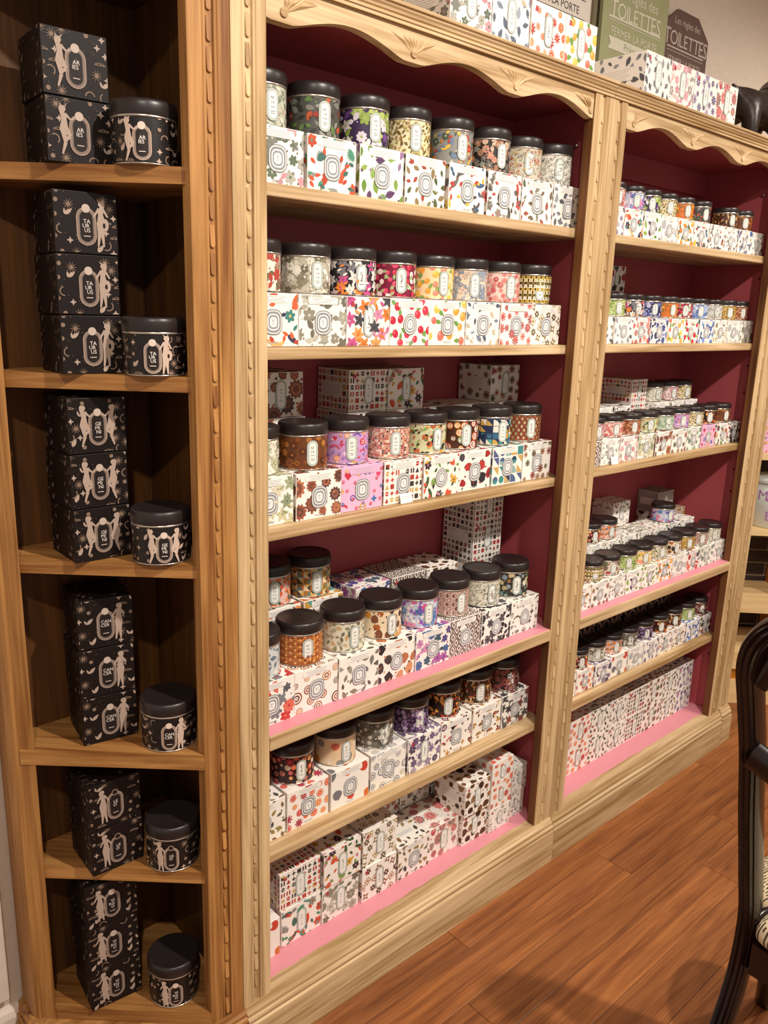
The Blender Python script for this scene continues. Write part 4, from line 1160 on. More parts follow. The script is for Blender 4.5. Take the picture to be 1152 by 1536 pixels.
for lv, x0, pitch, yf, keys, tins in row2:
    z = L2[lv] + .0005
    for i, k in enumerate(keys):
        xc = min(2.6485 - .042, x0 + pitch * (i + .5)); w = D[k][0]
        candle_box(k, xc, yf + rg.uniform(-.0015, .002), z, 'A', SML, f"small {'pink' if k == 'heart' else 'white'} carton with {w}, front row, {ORD[lv]} shelf, {BC2}", f'front-row small cartons, {ORD[lv]} shelf of second bookcase')
    prev = -9
    for xk, k in tins:
        xk = max(prev + .0775, min(xk, 2.6485 - .039)); 
        if xk > 2.6485 - .0385: continue
        prev = xk
        candle_tin(k, xk, yf + .042, z + SML[2] + .0009, RS, HS, f"small black-lidded tin with {tin_words(k)}, front row, {ORD[lv]} shelf, {BC2}",
                   f'front-row small tins, {ORD[lv]} shelf of second bookcase', face_cam(xk, 1.24, .42) + rg.uniform(-.15, .15))
# second shelf: three cartons stacked at the back
stack(['cog', 'cog', 'pebble'], 2.067, 1.334, L2[1] + .0005, (.087, .085, .068), 'B', f'behind second-shelf tins, {BC2}', 'back-row stack, second shelf of second bookcase', 0, .0005)
# third shelf, back row
g23 = 'back-row small cartons, third shelf of second bookcase'; w23 = f'behind third-shelf tins, {BC2}'
for xk, kk in ((1.905, ['olive', 'olive']), (1.993, ['swirl', 'swirl']), (2.081, ['ink', 'ink']), (2.300, ['lace', 'wave']), (2.388, ['herb', 'herb']), (2.476, ['sketch', 'sketch'])):
    stack(kk, xk, 1.283, L2[2] + .0005, SML, 'A', w23, g23, 0, .0006)
zb = stack(['nordic', 'nordic', 'nordic'], 2.2125, 1.312, L2[2] + .0005, (.085, .107, .068), 'B', w23, g23, 0, .0005)
zt3 = L2[2] + .0005 + 2 * .069 + .0005
for xk, k in ((2.298, 'ink'), (2.392, 'blossom'), (2.476, 'berry')):
    candle_tin(k, xk, 1.327, zt3, RS, HS, f"small black-lidded tin with {tin_words(k)}, back row, third shelf, {BC2}", 'back-row small tins, third shelf of second bookcase', -.3)
# fourth shelf, back rows
g24 = 'back-row small cartons, fourth shelf of second bookcase'; w24 = f'behind fourth-shelf tins, {BC2}'
for xk, kk in ((1.800, ['wave', 'swirl']), (1.888, ['olive', 'sketch']), (1.977, ['wlily', 'peacock']), (2.066, ['sage', 'seed']), (2.155, ['herb', 'olive']), (2.243, ['cotton', 'cotton']), (2.332, ['berry', 'berry']), (2.420, ['ink', 'ink']), (2.509, ['acorn', 'acorn'])):
    stack(kk, xk, 1.2595, L2[3] + .0008, SML, 'A', w24, g24, 0, .0006)
zt4 = L2[3] + .0008 + 2 * .069 + .0005
for xk, k in ((1.905, 'apricot'), (1.987, 'citrus'), (2.072, 'tanger'), (2.410, 'bloom')):
    candle_tin(k, xk, 1.300, zt4, RS, HS, f"small black-lidded tin with {tin_words(k)}, back row, fourth shelf, {BC2}", 'back-row small tins, fourth shelf of second bookcase', -.3)
BK = (.095, .078, .0705)
stack(['seed', 'seed', 'acorn'], 2.235, 1.3445, L2[3] + .0008, BK, 'B', f'farthest back, fourth shelf, {BC2}', 'rearmost cartons, fourth shelf of second bookcase', 0, .0005)
stack(['oval', 'oval', 'ikat'], 2.505, 1.3445, L2[3] + .0008, BK, 'B', f'farthest back, fourth shelf, {BC2}', 'rearmost cartons, fourth shelf of second bookcase', 0, .0005)
stack(['honey', 'honey'], 2.602, 1.3445, L2[3] + .0008, (.085, .078, .0705), 'B', f'farthest back, fourth shelf, {BC2}', 'rearmost cartons, fourth shelf of second bookcase', 0, .0005)
# fifth shelf: black cartons behind
def black_carton(x, y, z, w, d, h, txt, label):
    pm = PM(); pm.geo(MB().box(-w / 2, w / 2, -d / 2, d / 2, 0, h, .001), C('2a211f'))
    a = Art(); a.text(0, 0, txt, h * .3, 'a07c74', stretch=.8)
    pm.flat(a, (0, -d / 2, h * .6), (1, 0, 0), (0, 0, 1), w, h * .7)
    e = empty('candle_box', (x, y + d / 2, z)); tag(e, label, 'box', 'black cartons behind the fifth-shelf tins')
    inst('carton', pm.mesh('carton', BLACKCARD), e)
for i, xk in enumerate((1.86, 2.01, 2.16, 2.31, 2.46)):
    black_carton(xk, 1.300, L2[4] + .0005, .14, .118, .175, ['POMS', 'BOMS'][i % 2], f"tall black carton with pale lettering, behind the {['citrus', 'tangerine', 'lace circles', 'red pepper', 'mushroom'][i]} tin, fifth shelf, {BC2}")
# floor of the second bookcase: two layers
g2d = 'cartons on the floor of the second bookcase'; w2d = 'floor of small-tin bookcase'
for i, k in enumerate(['swirl', 'grapef', 'herb', 'acorn', 'reindeer', 'medal', 'seed', 'violet']):
    stack([k, k], 1.836 + .1048 * i - (.006 if i == 0 else 0), 1.230, ZD, (.1035, .107, .0885), 'B', w2d, g2d, 0, .0006)
# on top of the second bookcase
wt2 = 'on top of small-tin bookcase'; gt2 = 'cartons on top of the second bookcase'
for xk, kk in ((1.8445, 'sketch'), (1.957, 'blossom'), (2.070, 'violet'), (2.1825, 'rosep')):
    stack([kk], xk, 1.131, ZT, (.111, .16, .087), 'B', wt2, gt2, 0, .0006)

# ------------------------------------------------------------------ black zodiac cartons and tins in the end cabinet
ZPALE, ZTAN = 'b09b8c', '86705f'
def woman(a, x, y, h, flip, col, pose):
    """standing figure cut out in pale ink"""
    f = lambda u, v: (x + flip * u * h, y + v * h)
    S = lambda p, q, w1, w2: a.seg(f(*p), f(*q), w1 * h, w2 * h, col)
    a.ell(*f(0, .43), .055 * h, .065 * h, col); a.ell(*f(-.035, .40), .06 * h, .10 * h, col, flip * .2)
    S((0, .37), (0, .33), .02, .03); S((0, .34), (.01, .20), .075, .055); S((.01, .21), (0, .05), .055, .09); a.ell(*f(0, .04), .095 * h, .075 * h, col)
    if pose == 0:      # one leg drawn up
        S((.03, .04), (.13, -.12), .065, .04); S((.13, -.12), (-.02, -.24), .04, .025); S((-.03, .03), (.02, -.25), .07, .04); S((.02, -.25), (-.06, -.5), .04, .018)
        S((.06, .31), (.15, .22), .026, .02); S((.15, .22), (.25, .27), .02, .014)
    else:
        S((-.04, .03), (-.02, -.23), .065, .042); S((-.02, -.23), (-.04, -.5), .042, .018); S((.04, .03), (.05, -.22), .065, .042); S((.05, -.22), (.09, -.5), .042, .018)
        S((.06, .31), (.17, .14), .026, .02); S((-.06, .31), (-.15, .16), .026, .02)


def cloud(a, x, y, s, col):
    for dx, r in ((-.6, .28), (-.15, .42), (.35, .34), (.7, .2)):
        a.line([(x + s * (dx + r * math.cos(t)), y + s * r * math.sin(t)) for t in [math.pi * q / 6 for q in range(7)]], s * .05, col)
    a.line([(x - .95 * s, y), (x + .95 * s, y)], s * .05, col)


def zodiac_art(sign, w, h, k=1.0, tin=False):
    a = Art(); rng = random.Random(sign)
    hp = ZPALE
    # scattered emblems
    for x, y in scatter(w, h, .0135 * k, rng, (0, 0, .028 * k, .05 * k)):
        q = rng.randrange(6); s = .0066 * k
        if q == 0: cloud(a, x, y, s * 1.3, ZTAN)
        elif q == 1:
            for j in range(10): t = TAU * j / 10; a.seg((x + s * .4 * math.cos(t), y + s * .4 * math.sin(t)), (x + s * 1.2 * math.cos(t), y + s * 1.2 * math.sin(t)), s * .09, s * .03, ZTAN)
            a.disc(x, y, s * .4, ZTAN)
        elif q == 2: a.leaf(x, y, s * 2.2, s * .45, rng.uniform(.3, 1.3), hp); a.leaf(x, y, s * 1.4, s * .25, rng.uniform(1.4, 2.2), hp)
        elif q == 3: a.star4(x, y, s * .8, hp)
        elif q == 4:
            t0 = rng.uniform(0, 6); a.line([(x + s * math.cos(t0 + t), y + s * math.sin(t0 + t)) for t in [q2 * .5 for q2 in range(7)]], s * .13, ZTAN)
        else: a.disc(x, y, s * .5, ZTAN, 10)
    for _ in range(26): a.disc(rng.uniform(-w / 2, w / 2), rng.uniform(-h / 2, h / 2), .0006 * k, ZTAN, 5)
    return a


def zodiac_plaque(sign, rows, k=1.0, big=1.0):
    a = Art(); ink = '241c1a'; W, H = .030 * k, .055 * k; y0 = -.005 * k
    for q, c in ((0, '9a8678'), (.0035, ink), (.0042, '9a8678'), (.0062, ink), (.0072, 'a8968a'), (.0079, ink)):
        a.rr(0, y0, W - q * k * 1.3, H - q * k * 1.3, W / 2, c)
    fz_ = {'aries': [(-1, 0)], 'taurus': [(1, 1)], 'gemini': [(-1, 0), (1, 0)], 'cancer': [(1, 1)], 'leo': [(-1, 1)], 'virgo': [(-1, 1)]}[sign]
    for side, pose in fz_:
        x = side * .0225 * k; woman(a, x, 0, .066 * k, -side, ZPALE, pose)
        hx, hy = x, .0325 * k
        if sign in ('aries', 'taurus'):
            for s2 in (-1, 1): a.line([(hx, hy - .001 * k), (hx + s2 * .0035 * k, hy), (hx + s2 * .0042 * k, hy + .003 * k)], .0007 * k, ZPALE)
        if sign == 'taurus': a.ell(x + .0062 * k, -.001 * k, .005 * k, .009 * k, ZPALE); a.ell(x + BW_ * k, -.002 * k, .0022 * k, .004 * k, ink)
        if sign == 'cancer':
            for s2 in (-1, 1):
                for q in range(3): a.line([(x + s2 * .002 * k, (.014 - .004 * q) * k), (x + s2 * .008 * k, (.017 - .004 * q) * k), (x + s2 * .0095 * k, (.013 - .004 * q) * k)], .0006 * k, ZPALE)
        if sign == 'virgo':
            for q in range(5): a.ell(x + .004 * k * math.sin(q * 2.1), (-.004 - .005 * q) * k, .006 * k, .0026 * k, ZPALE, .4)
    a.disc(0, y0 + H * .47, .0062 * k, 'c2b0a2' if sign not in ('leo',) else '8b7668', 16)
    if sign == 'leo': a.disc(0, y0 + H * .47, .0044 * k, ink, 14)
    for i, t in enumerate(rows): a.text(k * (-.0008 if i % 2 else .0008), y0 + k * (.0075 - i * .0065), t, .0056 * k, 'e0d4ca')
    a.rect(-.005 * k, y0 - .0145 * k, .005 * k, y0 - .0133 * k, 'c8b8ac')
    return a


ZB = (.095, .105, .0888)
Z_ROWS = {'aries': ('AR', 'IES'), 'taurus': ('TA', 'UR', 'US'), 'gemini': ('GE', 'MI', 'NI'), 'cancer': ('CAN', 'CER'), 'leo': ('LE', 'O'), 'virgo': ('VI', 'RG', 'O')}
def zodiac_meshes(sign):
    w, d, h = ZB
    pm = PM(); pm.geo(MB().box(-w / 2, w / 2, -d / 2, d / 2, 0, h, .0009), C('1a1210'))
    pm.flat(zodiac_art(sign, w, h), (0, -d / 2, h / 2), (1, 0, 0), (0, 0, 1), w - .003, h - .003)
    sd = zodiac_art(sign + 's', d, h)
    sd.p = [(p, tuple(c * .33 for c in col)) for p, col in sd.p]      # print on the sides and top is darkened
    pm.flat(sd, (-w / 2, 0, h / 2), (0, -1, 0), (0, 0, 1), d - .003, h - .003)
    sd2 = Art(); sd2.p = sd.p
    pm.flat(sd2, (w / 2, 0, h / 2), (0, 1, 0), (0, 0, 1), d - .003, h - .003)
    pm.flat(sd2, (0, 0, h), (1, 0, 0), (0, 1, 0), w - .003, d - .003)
    box = pm.mesh('carton', BLACKCARD)
    pq = PM(); pq.flat(zodiac_plaque(sign, Z_ROWS[sign]), (0, -d / 2, h / 2), (1, 0, 0), (0, 0, 1), w, h, .0013, 8e-6)
    r, hh = .0475, .090; rim, lid, zb = tin_parts(r, hh)
    pm = PM(); pm.geo(MB().lathe([(r * .92, .0004), (r * .992, .0012), (r * .992, zb - .001), (r * .9, zb - .0005)], 56), C('1c1716'))
    u = r * 2.2; art = zodiac_art(sign + 't', u * 2, zb - .006, .9, True)
    art.p = [(p, tuple(min(1, c * 1.25) for c in col)) for p, col in art.p]
    pm.wrap(art, r * .992, .003, zb - .007, u)
    body = pm.mesh('body', TIN); body.polygons.foreach_set('use_smooth', [True] * len(body.polygons)); body.set_sharp_from_angle(angle=R(35))
    p2 = PM(); ap = zodiac_plaque(sign, Z_ROWS[sign], .88); ap.p = [(p, tuple(min(1, q * (1.45 if col[0] > .1 else 1)) for q in col)) for p, col in ap.p]
    p2.wrap(ap, r * .992, .003, zb - .007, u, .0016, 1.2e-5, .004)
    return box, pq.mesh('label_plaque', BLACKCARD), body, p2.mesh('label_plaque', TIN), rim, lid
FIG = {'aries': 'a horned seated woman', 'taurus': 'a bull-horned woman', 'gemini': 'twin women', 'cancer': 'a crab-clawed woman', 'leo': 'a woman beside a ring', 'virgo': 'a woman in coils of hair'}
ZP = [('aries', 1.667, 2, .5270, 1.268, -4, .605, 1.226, .62), ('taurus', 1.360, 3, .5275, 1.265, -4, .606, 1.222, .6), ('gemini', 1.053, 3, .5280, 1.272, -1, .6065, 1.224, .45),
      ('cancer', .707, 3, .5390, 1.293, -9, .6120, 1.232, .55), ('leo', .464, 2, .5220, 1.267, -2, .6110, 1.232, .62), ('virgo', .160, 3, .5150, 1.284, -6, .6070, 1.240, .5)]
for sign, z, n, bx, by, deg, tx, ty, turn in ZP:
    m = zodiac_meshes(sign)
    for i in range(n):
        e = empty('zodiac_box', (bx + (0, -.0015, .001)[i % 3], by + ZB[1] / 2, z + .0004 + i * (ZB[2] + .0013)), R(deg + (0, .8, -.7)[i]))
        pos = {2: ['lower', 'upper'], 3: ['lowest', 'middle', 'topmost']}[n][i]
        tag(e, f'black carton printed with {FIG[sign]}, {pos} in end cabinet stack', 'box', 'black zodiac cartons in the end cabinet')
        inst('carton', m[0], e); inst('label_plaque', m[1], e)
    e = empty('zodiac_tin', (tx, ty, z + .0004), -turn + .08)
    tag(e, f'black-lidded black tin printed with {FIG[sign]}, on end cabinet shelf', 'candle tin', 'black zodiac tins in the end cabinet')
    inst('body', m[2], e); inst('label_plaque', m[3], e); inst('base_rim', m[4][0], e); inst('top_rim', m[4][1], e); inst('lid', m[5], e)

# ------------------------------------------------------------------ signs on top of the bookcases
def sign(name, label, poly, y, col, art, w, h, cx, cz, rough=.55):
    e = empty('wall_sign', (cx, y, 1.9752)); tag(e, label, 'sign', 'painted signs on top of the bookcases')
    o = MB().prism_y([(a, b) for a, b in poly], -.005, .005).obj('board', plain(name + '_board', C(col), rough, noise=.05, nscale=14), e)
    pm = PM(); pm.flat(art, (0, -.005, cz), (1, 0, 0), (0, 0, 1), w, h, .0004, 1e-6)
    inst('lettering', pm.mesh('lettering', PAPER), e)
    return e
def arch_text(a, x, y, txt, size, col, rise, tracking=1.0):
    n = len(txt); wid = [text_tris(c)[1] / text_tris('T')[2] * size for c in txt]; tot = sum(wid) + (n - 1) * size * .14 * tracking; px = x - tot / 2
    for c, w in zip(txt, wid):
        u = (px + w / 2 - x) / (tot / 2); s2 = size * (1 + .25 * abs(u))
        a.text(px + w / 2, y - rise * (1 - u * u) * 0 + rise * (u * u) * -1, c, s2, col); px += w + size * .14 * tracking
CREAM = 'd2cdb8'
a = Art()
a.text(0, .085, 'Les règles des', .034, CREAM); arch_text(a, 0, .045, 'TOILETTES', .034, CREAM, .0)
for q in (.022, .016): a.rect(-.128, q, .128, q + .0016 + .003 * (q > .02), CREAM)
a.text(0, -.008, 'FERMER LA PORTE', .0195, CREAM); a.add([(-.125, -.052), (.125, -.052), (.112, -.038), (.125, -.022), (-.125, -.022), (-.112, -.038)], CREAM)
a.text(0, -.037, 'Prière de', .018, '8a9066')
sign('green_sign', 'olive green toilet rules sign with cream lettering, behind the top cartons', [(-.158, 0), (.158, 0), (.158, .40), (.12, .44), (-.12, .44), (-.158, .40)], 1.405, '9a9c72', a, .31, .4, 2.145, .2445)
BR = 'b8a89c'
a = Art()
a.text(0, .052, 'Les règles des', .024, BR); arch_text(a, 0, .008, 'TOILETTES', .034, BR, .0)
for q in (-.020, -.028): a.rect(-.105, q, .105, q + .0014 + .0025 * (q > -.025), BR)
a.text(0, -.049, 'FERMER LA PORTE', .016, BR)
a.rect(-.1, -.066, .1, -.064, BR)
sign('brown_sign', 'dark brown toilet rules sign with clipped corners, behind the top cartons', [(-.128, 0), (.128, 0), (.128, .318), (.058, .368), (-.058, .368), (-.128, .318)], 1.412, '5c443d', a, .256, .3, 2.428, .283)
a = Art()
K = '3a3230'
a.rect(-.135, .075, .125, .085, K); a.rect(-.135, -.002 + .07, .125, .002 + .068, K); a.text(-.005, .043, 'FERMER LA PORTE', .018, K)
a.rect(-.135, .024, .125, .026, K)
e = sign('white_sign', 'white toilet rules sign in a dark wood frame, behind the top cartons', [(-.15, 0), (.15, 0), (.15, .40), (-.15, .40)], 1.408, 'd8d0c4', a, .3, .4, 1.790, .206)
FR = plain('sign_frame', C('6a6044'), .6)
for x0, x1, z0, z1 in ((-.166, -.15, 0, .416), (.15, .166, 0, .416), (-.15, .15, .40, .416)):
    MB().box(x0, x1, -.012, .008, z0, z1).obj('frame_rail', FR, e)

# ------------------------------------------------------------------ bronze dog
def skin_mesh(name, verts, edges, radii, mat, parent, root=0, sub=2):
    me = bpy.data.meshes.new(name); me.from_pydata(verts, edges, []); me.materials.append(mat)
    o = bpy.data.objects.new(name, me); link(o, parent)
    sk = o.modifiers.new('skin', 'SKIN'); sk.use_smooth_shade = True
    for i, r in enumerate(radii):
        rr = r if isinstance(r, tuple) else (r, r)
        me.skin_vertices[0].data[i].radius = rr
    me.skin_vertices[0].data[root].use_root = True
    s = o.modifiers.new('sub', 'SUBSURF'); s.levels = sub; s.render_levels = sub
    return o
dog = empty('dog_statue', (2.672, 1.29, 1.9752)); tag(dog, 'dark bronze bulldog statue standing on top of the bookcase', 'statue')
V = [(-.105, 0, .148), (-.04, 0, .140), (.03, 0, .137), (.085, 0, .150), (.125, 0, .185), (.155, 0, .215), (.205, 0, .205),       # 0-6 spine, neck, head, muzzle
     (-.095, .042, .105), (-.105, .046, .055), (-.095, .046, .014), (-.075, .046, .010),      # hind leg
     (-.095, -.042, .105), (-.105, -.046, .055), (-.095, -.046, .014), (-.075, -.046, .010),
     (.085, .045, .105), (.085, .05, .055), (.085, .05, .014), (.105, .05, .010),
     (.085, -.045, .105), (.085, -.05, .055), (.085, -.05, .014), (.105, -.05, .010),
     (-.138, 0, .166), (-.160, 0, .178), (.150, .035, .245), (.150, -.035, .245)]
E_ = [(0, 1), (1, 2), (2, 3), (3, 4), (4, 5), (5, 6), (0, 7), (7, 8), (8, 9), (9, 10), (0, 11), (11, 12), (12, 13), (13, 14), (3, 15), (15, 16), (16, 17), (17, 18), (3, 19), (19, 20), (20, 21), (21, 22), (0, 23), (23, 24), (5, 25), (5, 26)]
RD = [.044, .046, .052, .062, .052, .050, .032, .034, .021, .018, .014, .034, .021, .018, .014, .034, .024, .020, .015, .034, .024, .020, .015, .010, .004, .010, .010]
BRONZE = plain('dark_bronze', C('2c2220'), .38, metal=.25, noise=.35, nscale=60, bump=.25)
skin_mesh('body', V, E_, RD, BRONZE, dog)
col_ = MB().lathe([(.052, -.006), (.058, -.006), (.058, .006), (.052, .006)], 24).obj('collar', plain('dog_collar', C('4a3a34'), .4, metal=.4), dog, (.106, 0, .168), True)
col_.rotation_euler = (0, R(48), 0)

# ------------------------------------------------------------------ display corner past the bookcases
n45 = Vector((1, 1, 0)).normalized(); t45 = Vector((1, -1, 0)).normalized()
base45 = Vector((3.005, 1.290, 0))
def diag(mb, s0, s1, d0, d1, z0, z1):
    """box in the 45-degree frame: s along the front, d depth behind it"""
    p = [base45 + t45 * s + n45 * d for s, d in ((s0, d0), (s1, d0), (s1, d1), (s0, d1))]
    return mb.prism([(q.x, q.y) for q in p][::-1], z0, z1)
LIGHT_X = wood('pale_oak_board', 0, C('d2ac70'), C('ebcf9c'), vary=.03)
ORANGE_Z = wood('orange_pine_panel', 2, C('b06a1c'), C('d08a30'), vary=.03)
ds = empty('display_unit', base45 + n45 * .15 + t45 * .5); tag(ds, 'pale oak corner display unit with open shelves in front of dark brick', 'shelf unit'); do = -ds.location
for z, t in ((1.0, .024), (.706, .02), (.426, .05)):
    turn45(diag(MB(), 0, 1.0, 0, .26, z - t, z).obj('shelf', LIGHT_X, ds, do))
turn45(diag(MB(), -.005, 1.0, -.02, .26, .148, .218).obj('base_board', LIGHT_X, ds, do))
diag(MB(), 0, 1.0, 0, .24, .098, .148).obj('base_rail', ORANGE_Z, ds, do)
turn45(diag(MB(), -.005, 1.0, -.012, .25, 0, .098).obj('plinth', LIGHT_X, ds, do))
diag(MB(), .225, .245, .02, .26, .4265, .685).obj('divider', ORANGE_Z, ds, do)
diag(MB(), .225, .245, .02, .26, .2185, .3755).obj('divider', ORANGE_Z, ds, do)
diag(MB(), 0, .02, .0, .26, 1.0005, 2.05).obj('side_panel', LIGHT_X, ds, do)
turn45(diag(MB(), 0, 1.0, 0, .26, 2.05, 2.075).obj('top_panel', LIGHT_X, ds, do))
wc = diag(MB(), -.36, 1.3, .285, .31, 0, 2.4).obj('wall_corner', plain('brick_mortar', C('9c8468'), .9)); wc['kind'] = 'structure'
BRICK = plain('dark_brick', C('3a2a22'), .75, noise=.25, nscale=40, bump=.3)
bme = MB().box(-.078, .078, -.004, .004, -.0235, .0235, .0015)
bm_ = bpy.data.meshes.new('brick'); bm_.from_pydata(bme.v, [], bme.f); bm_.materials.append(BRICK); fix_normals(bm_)
for r_ in range(3, 21):
    for c_ in range(0, 6):
        s_ = -.02 + c_ * .165 + (.0825 if r_ % 2 else 0)
        p = base45 + t45 * s_ + n45 * .283
        inst('brick', bm_, wc, (p.x, p.y, .035 + r_ * .0545), (0, 0, R(-45)))
# canister and a small carton on its shelves
def dpos(s, d, z): p = base45 + t45 * s + n45 * d; return (p.x, p.y, z)
cn = empty('canister', dpos(.150, .12, .7062), R(-45)); tag(cn, 'white enamel canister with pink lettering on the pale corner shelf', 'canister')
WHITE = plain('white_enamel', C('d8dedc'), .25, noise=.02)
MB().lathe([(.092, 0), (.096, .002), (.096, .165), (.093, .168)], 48).obj('body', WHITE, cn, None, True)
MB().lathe([(.094, .168), (.099, .169), (.099, .184), (.094, .190), (.05, .197), (.012, .199), (.010, .204), (.016, .212), (.012, .222), (.0001, .225)], 48).obj('lid', WHITE, cn, None, True)
a = Art(); a.text(0, .036, 'MAMMA', .036, 'b47ab8', stretch=1.0); a.text(0, -.042, 'BUSSI', .036, 'b47ab8', stretch=1.0)
a.ell(-.03, 0, .016, .022, 'e6ecea'); a.ell(-.008, 0, .013, .024, '7cc0c4'); a.rr(.032, 0, .045, .034, .006, 'c79cc8'); a.disc(.02, -.018, .008, '5a6a84'); a.disc(.045, -.018, .008, '5a6a84')
a.heart(-.06, .022, .008, 'b47ab8')
pm = PM(); pm.wrap(a, .0962, .02, .14, .12, .0004, 4e-6, .008); inst('lettering', pm.mesh('lettering', TIN), cn)
for s_, k in ((.075, 'heart'), (.178, 'blossom')):
    x_, y_, z_ = dpos(s_, .02, 1.0005)
    e = candle_box(k, x_, y_, z_, 'B', (.095, .1, .16), f'tall carton with {D[k][0]} on the pale corner display shelf', 'cartons on the corner display unit', R(-45))
    e.location = dpos(s_, .075, 1.0005)

# ------------------------------------------------------------------ lacquered chair
ch = empty('dining_chair', (1.40, .25, 0)); tag(ch, 'dark lacquered curved-back dining chair with script-print padded seat', 'chair'); co = -ch.location
LACQ = plain('dark_lacquer', C('190a08'), .26, spec=.45, noise=.2, nscale=9, coat=.2)
def smooth_path(pts, n=8):
    P = [Vector(p) for p in pts]; out = []
    for i in range(len(P) - 1):
        p0 = P[max(i - 1, 0)]; p1 = P[i]; p2 = P[i + 1]; p3 = P[min(i + 2, len(P) - 1)]
        for k in range(n):
            t = k / n
            out.append(.5 * ((2 * p1) + (p2 - p0) * t + (2 * p0 - 5 * p1 + 4 * p2 - p3) * t * t + (3 * p1 - p0 - 3 * p2 + p3) * t ** 3))
    out.append(P[-1]); return out
def reeded(w, d, ridges=3, n=28):
    out = []
    for k in range(n):
        t = TAU * k / n; c, s = math.cos(t), math.sin(t)
        x = math.copysign(abs(c) ** .62, c) * w; y = math.copysign(abs(s) ** .85, s) * d
        if abs(c) > .5: x *= 1 + .10 * math.cos(s * ridges * math.pi * 1.6)
        out.append((x, y))
    return out
YC, YM = .470, .250                                          # left post, centre line of the chair
legpts = [(1.175, YC, .0), (1.262, YC, .15), (1.335, YC, .29), (1.352, YC, .42), (1.322, YC, .54), (1.280, YC, .68), (1.248, YC, .80), (1.212, YC, .90), (1.180, YC - .004, .975), (1.168, YC - .022, 1.025), (1.162, YC - .062, 1.058), (1.158, YC - .13, 1.072), (1.157, YM, 1.076)]
half = smooth_path(legpts, 7)
mirror = [Vector((p.x, 2 * YM - p.y, p.z)) for p in half]
for nm, pth in (('post', half), ('post', mirror)):
    b_ = MB()
    def prof(t): 
        k = 1 + .10 * math.sin(t * math.pi)
        return reeded(.0225 * k, .0165 * k)
    # side vector from the path and a fixed sideways reference keeps the reeds straight
    P = pth; base = 0; m = 28
    for i, p in enumerate(P):
        t = (P[min(i + 1, len(P) - 1)] - P[max(i - 1, 0)]).normalized()
        back = Vector((-1, 0, -.15)); back = (back - t * back.dot(t)).normalized(); sd = t.cross(back).normalized()
        for a_, c_ in reeded(.0225 if p.z > .3 else .024, .0175): b_.v.append(tuple(p + back * a_ + sd * c_))
    for i in range(len(P) - 1):
        for k in range(m): a_ = i * m + k; c_ = i * m + (k + 1) % m; b_.f.append((a_, c_, c_ + m, a_ + m))
    b_.f.append(tuple(range(m))[::-1])
    o = b_.obj(nm, LACQ, ch, co); auto_smooth(o, 60)
# inner crest panel, cross rail, seat frame, front legs
rail = smooth_path([(1.232, YC - .006, .80), (1.238, YC - .10, .772), (1.240, YM, .79), (1.238, 2 * YM - YC + .10, .772), (1.232, 2 * YM - YC + .006, .80)], 8)
o = MB().sweep(rail, [(math.cos(t) * .012, math.sin(t) * .026) for t in [TAU * k / 14 for k in range(14)]]).obj('cross_rail', LACQ, ch, co); auto_smooth(o)
crest = smooth_path([(1.186, YC - .012, .945), (1.176, YC - .05, 1.015), (1.168, YC - .12, 1.040), (1.166, YM, 1.045), (1.168, 2 * YM - YC + .12, 1.040), (1.176, 2 * YM - YC + .05, 1.015), (1.186, 2 * YM - YC + .012, .945)], 8)
o = MB().sweep(crest, [(math.cos(t) * .010, math.sin(t) * .024) for t in [TAU * k / 14 for k in range(14)]]).obj('crest_moulding', LACQ, ch, co); auto_smooth(o)
fr = MB().prism([(1.322, .052), (1.322, .448), (1.40, .476), (1.50, .508), (1.575, .508), (1.60, .48), (1.61, .25), (1.60, .02), (1.575, -.008), (1.50, -.008), (1.40, .024)], .335, .397)
fr.obj('seat_frame', LACQ, ch, co)
for yt, yb_ in ((.478, .518), (.022, -.018)):
    o = MB().sweep([(1.655, yb_, 0), (1.655, yb_, .006), (1.640, yb_ * .85 + yt * .15, .07), (1.580, yt, .337)],
                   lambda t: [((.0125 if t < .1 else .0165 + .006 * t) * math.cos(q), (.0125 if t < .1 else .0165 + .006 * t) * math.sin(q)) for q in [TAU * k / 18 for k in range(18)]], ref=(0, 1, 0)).obj('leg', LACQ, ch, co); auto_smooth(o, 50)
o = MB().sweep(smooth_path([(1.340, YC - .012, .425), (1.368, YC - .020, .440), (1.40, YC - .045, .436)], 6), [(math.cos(t) * .007, math.sin(t) * .007) for t in [TAU * k / 10 for k in range(10)]]).obj('bracket', LACQ, ch, co); auto_smooth(o)

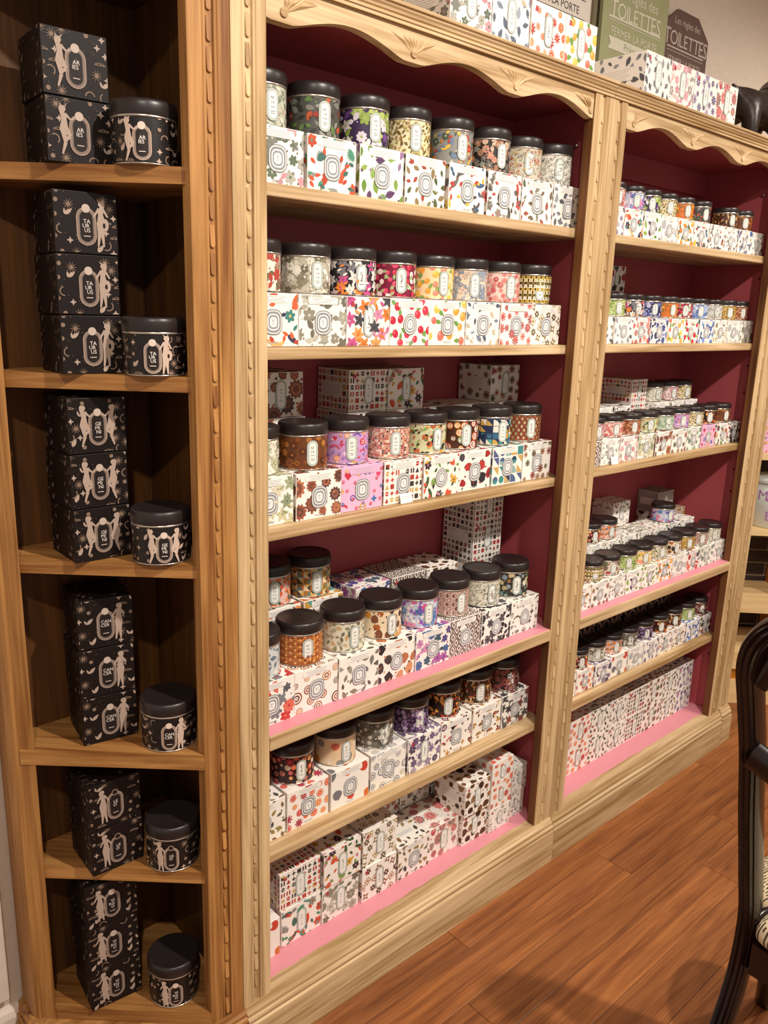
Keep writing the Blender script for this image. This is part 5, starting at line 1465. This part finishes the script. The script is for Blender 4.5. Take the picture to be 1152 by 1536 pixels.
def script_fabric():
    m, nt, b = new_mat('script_print_fabric'); N = nt.nodes.new; L = nt.links.new
    tc = N('ShaderNodeTexCoord'); mp = N('ShaderNodeMapping'); mp.inputs['Rotation'].default_value = (0, 0, R(28)); mp.inputs['Scale'].default_value = (1, 1, .6)
    nz = N('ShaderNodeTexNoise'); nz.inputs['Scale'].default_value = 18
    mixv = N('ShaderNodeMix'); mixv.data_type = 'VECTOR'; mixv.inputs[0].default_value = .02
    L(tc.outputs['Object'], mp.inputs['Vector']); L(tc.outputs['Object'], nz.inputs['Vector'])
    L(mp.outputs[0], mixv.inputs[4]); L(nz.outputs['Color'], mixv.inputs[5])
    br = N('ShaderNodeTexBrick'); br.inputs['Scale'].default_value = 1.0; br.inputs['Brick Width'].default_value = .017; br.inputs['Row Height'].default_value = .0072
    br.inputs['Mortar Size'].default_value = .0021; br.inputs['Mortar Smooth'].default_value = .1; br.offset = .37; br.squash = .6; br.squash_frequency = 3
    br.inputs['Color1'].default_value = C('2c2218') + (1,); br.inputs['Color2'].default_value = C('4c3d2c') + (1,); br.inputs['Mortar'].default_value = C('cdbb98') + (1,)
    L(mixv.outputs[1], br.inputs['Vector']); L(br.outputs['Color'], b.inputs['Base Color'])
    b.inputs['Roughness'].default_value = .9
    wv = N('ShaderNodeTexNoise'); wv.inputs['Scale'].default_value = 500
    bp = N('ShaderNodeBump'); bp.inputs['Strength'].default_value = .3; bp.inputs['Distance'].default_value = .001
    L(wv.outputs['Fac'], bp.inputs['Height']); L(bp.outputs['Normal'], b.inputs['Normal'])
    return m
bm = bmesh.new()
outline = [(1.318, .245), (1.316, .40), (1.322, .446), (1.345, .452), (1.385, .452), (1.40, .487), (1.47, .520), (1.55, .530), (1.598, .500), (1.618, .25)]
outline = outline + [(x, .5 - y) for x, y in reversed(outline[1:-1])]
cx_, cy_ = 1.47, .25
levels = [(.0, .390), (.985, .395), (1.014, .412), (1.0, .432), (.94, .446), (.75, .456), (.45, .460), (.0, .462)]
rings = []
for k, z in levels:
    if k == 0: rings.append([bm.verts.new((cx_, cy_, z))]); continue
    rings.append([bm.verts.new((cx_ + (x - cx_) * k, cy_ + (y - cy_) * k, z)) for x, y in outline])
n = len(outline)
for a_, b_ in zip(rings, rings[1:]):
    for k in range(n):
        if len(a_) == 1: bm.faces.new((a_[0], b_[(k + 1) % n], b_[k]))
        elif len(b_) == 1: bm.faces.new((a_[k], a_[(k + 1) % n], b_[0]))
        else: bm.faces.new((a_[k], a_[(k + 1) % n], b_[(k + 1) % n], b_[k]))
bmesh.ops.recalc_face_normals(bm, faces=bm.faces)
me = bpy.data.meshes.new('seat_cushion'); bm.to_mesh(me); bm.free(); me.materials.append(script_fabric())
me.polygons.foreach_set('use_smooth', [True] * len(me.polygons))
o = bpy.data.objects.new('seat_cushion', me); link(o, ch, co); s = o.modifiers.new('sub', 'SUBSURF'); s.levels = 1; s.render_levels = 2
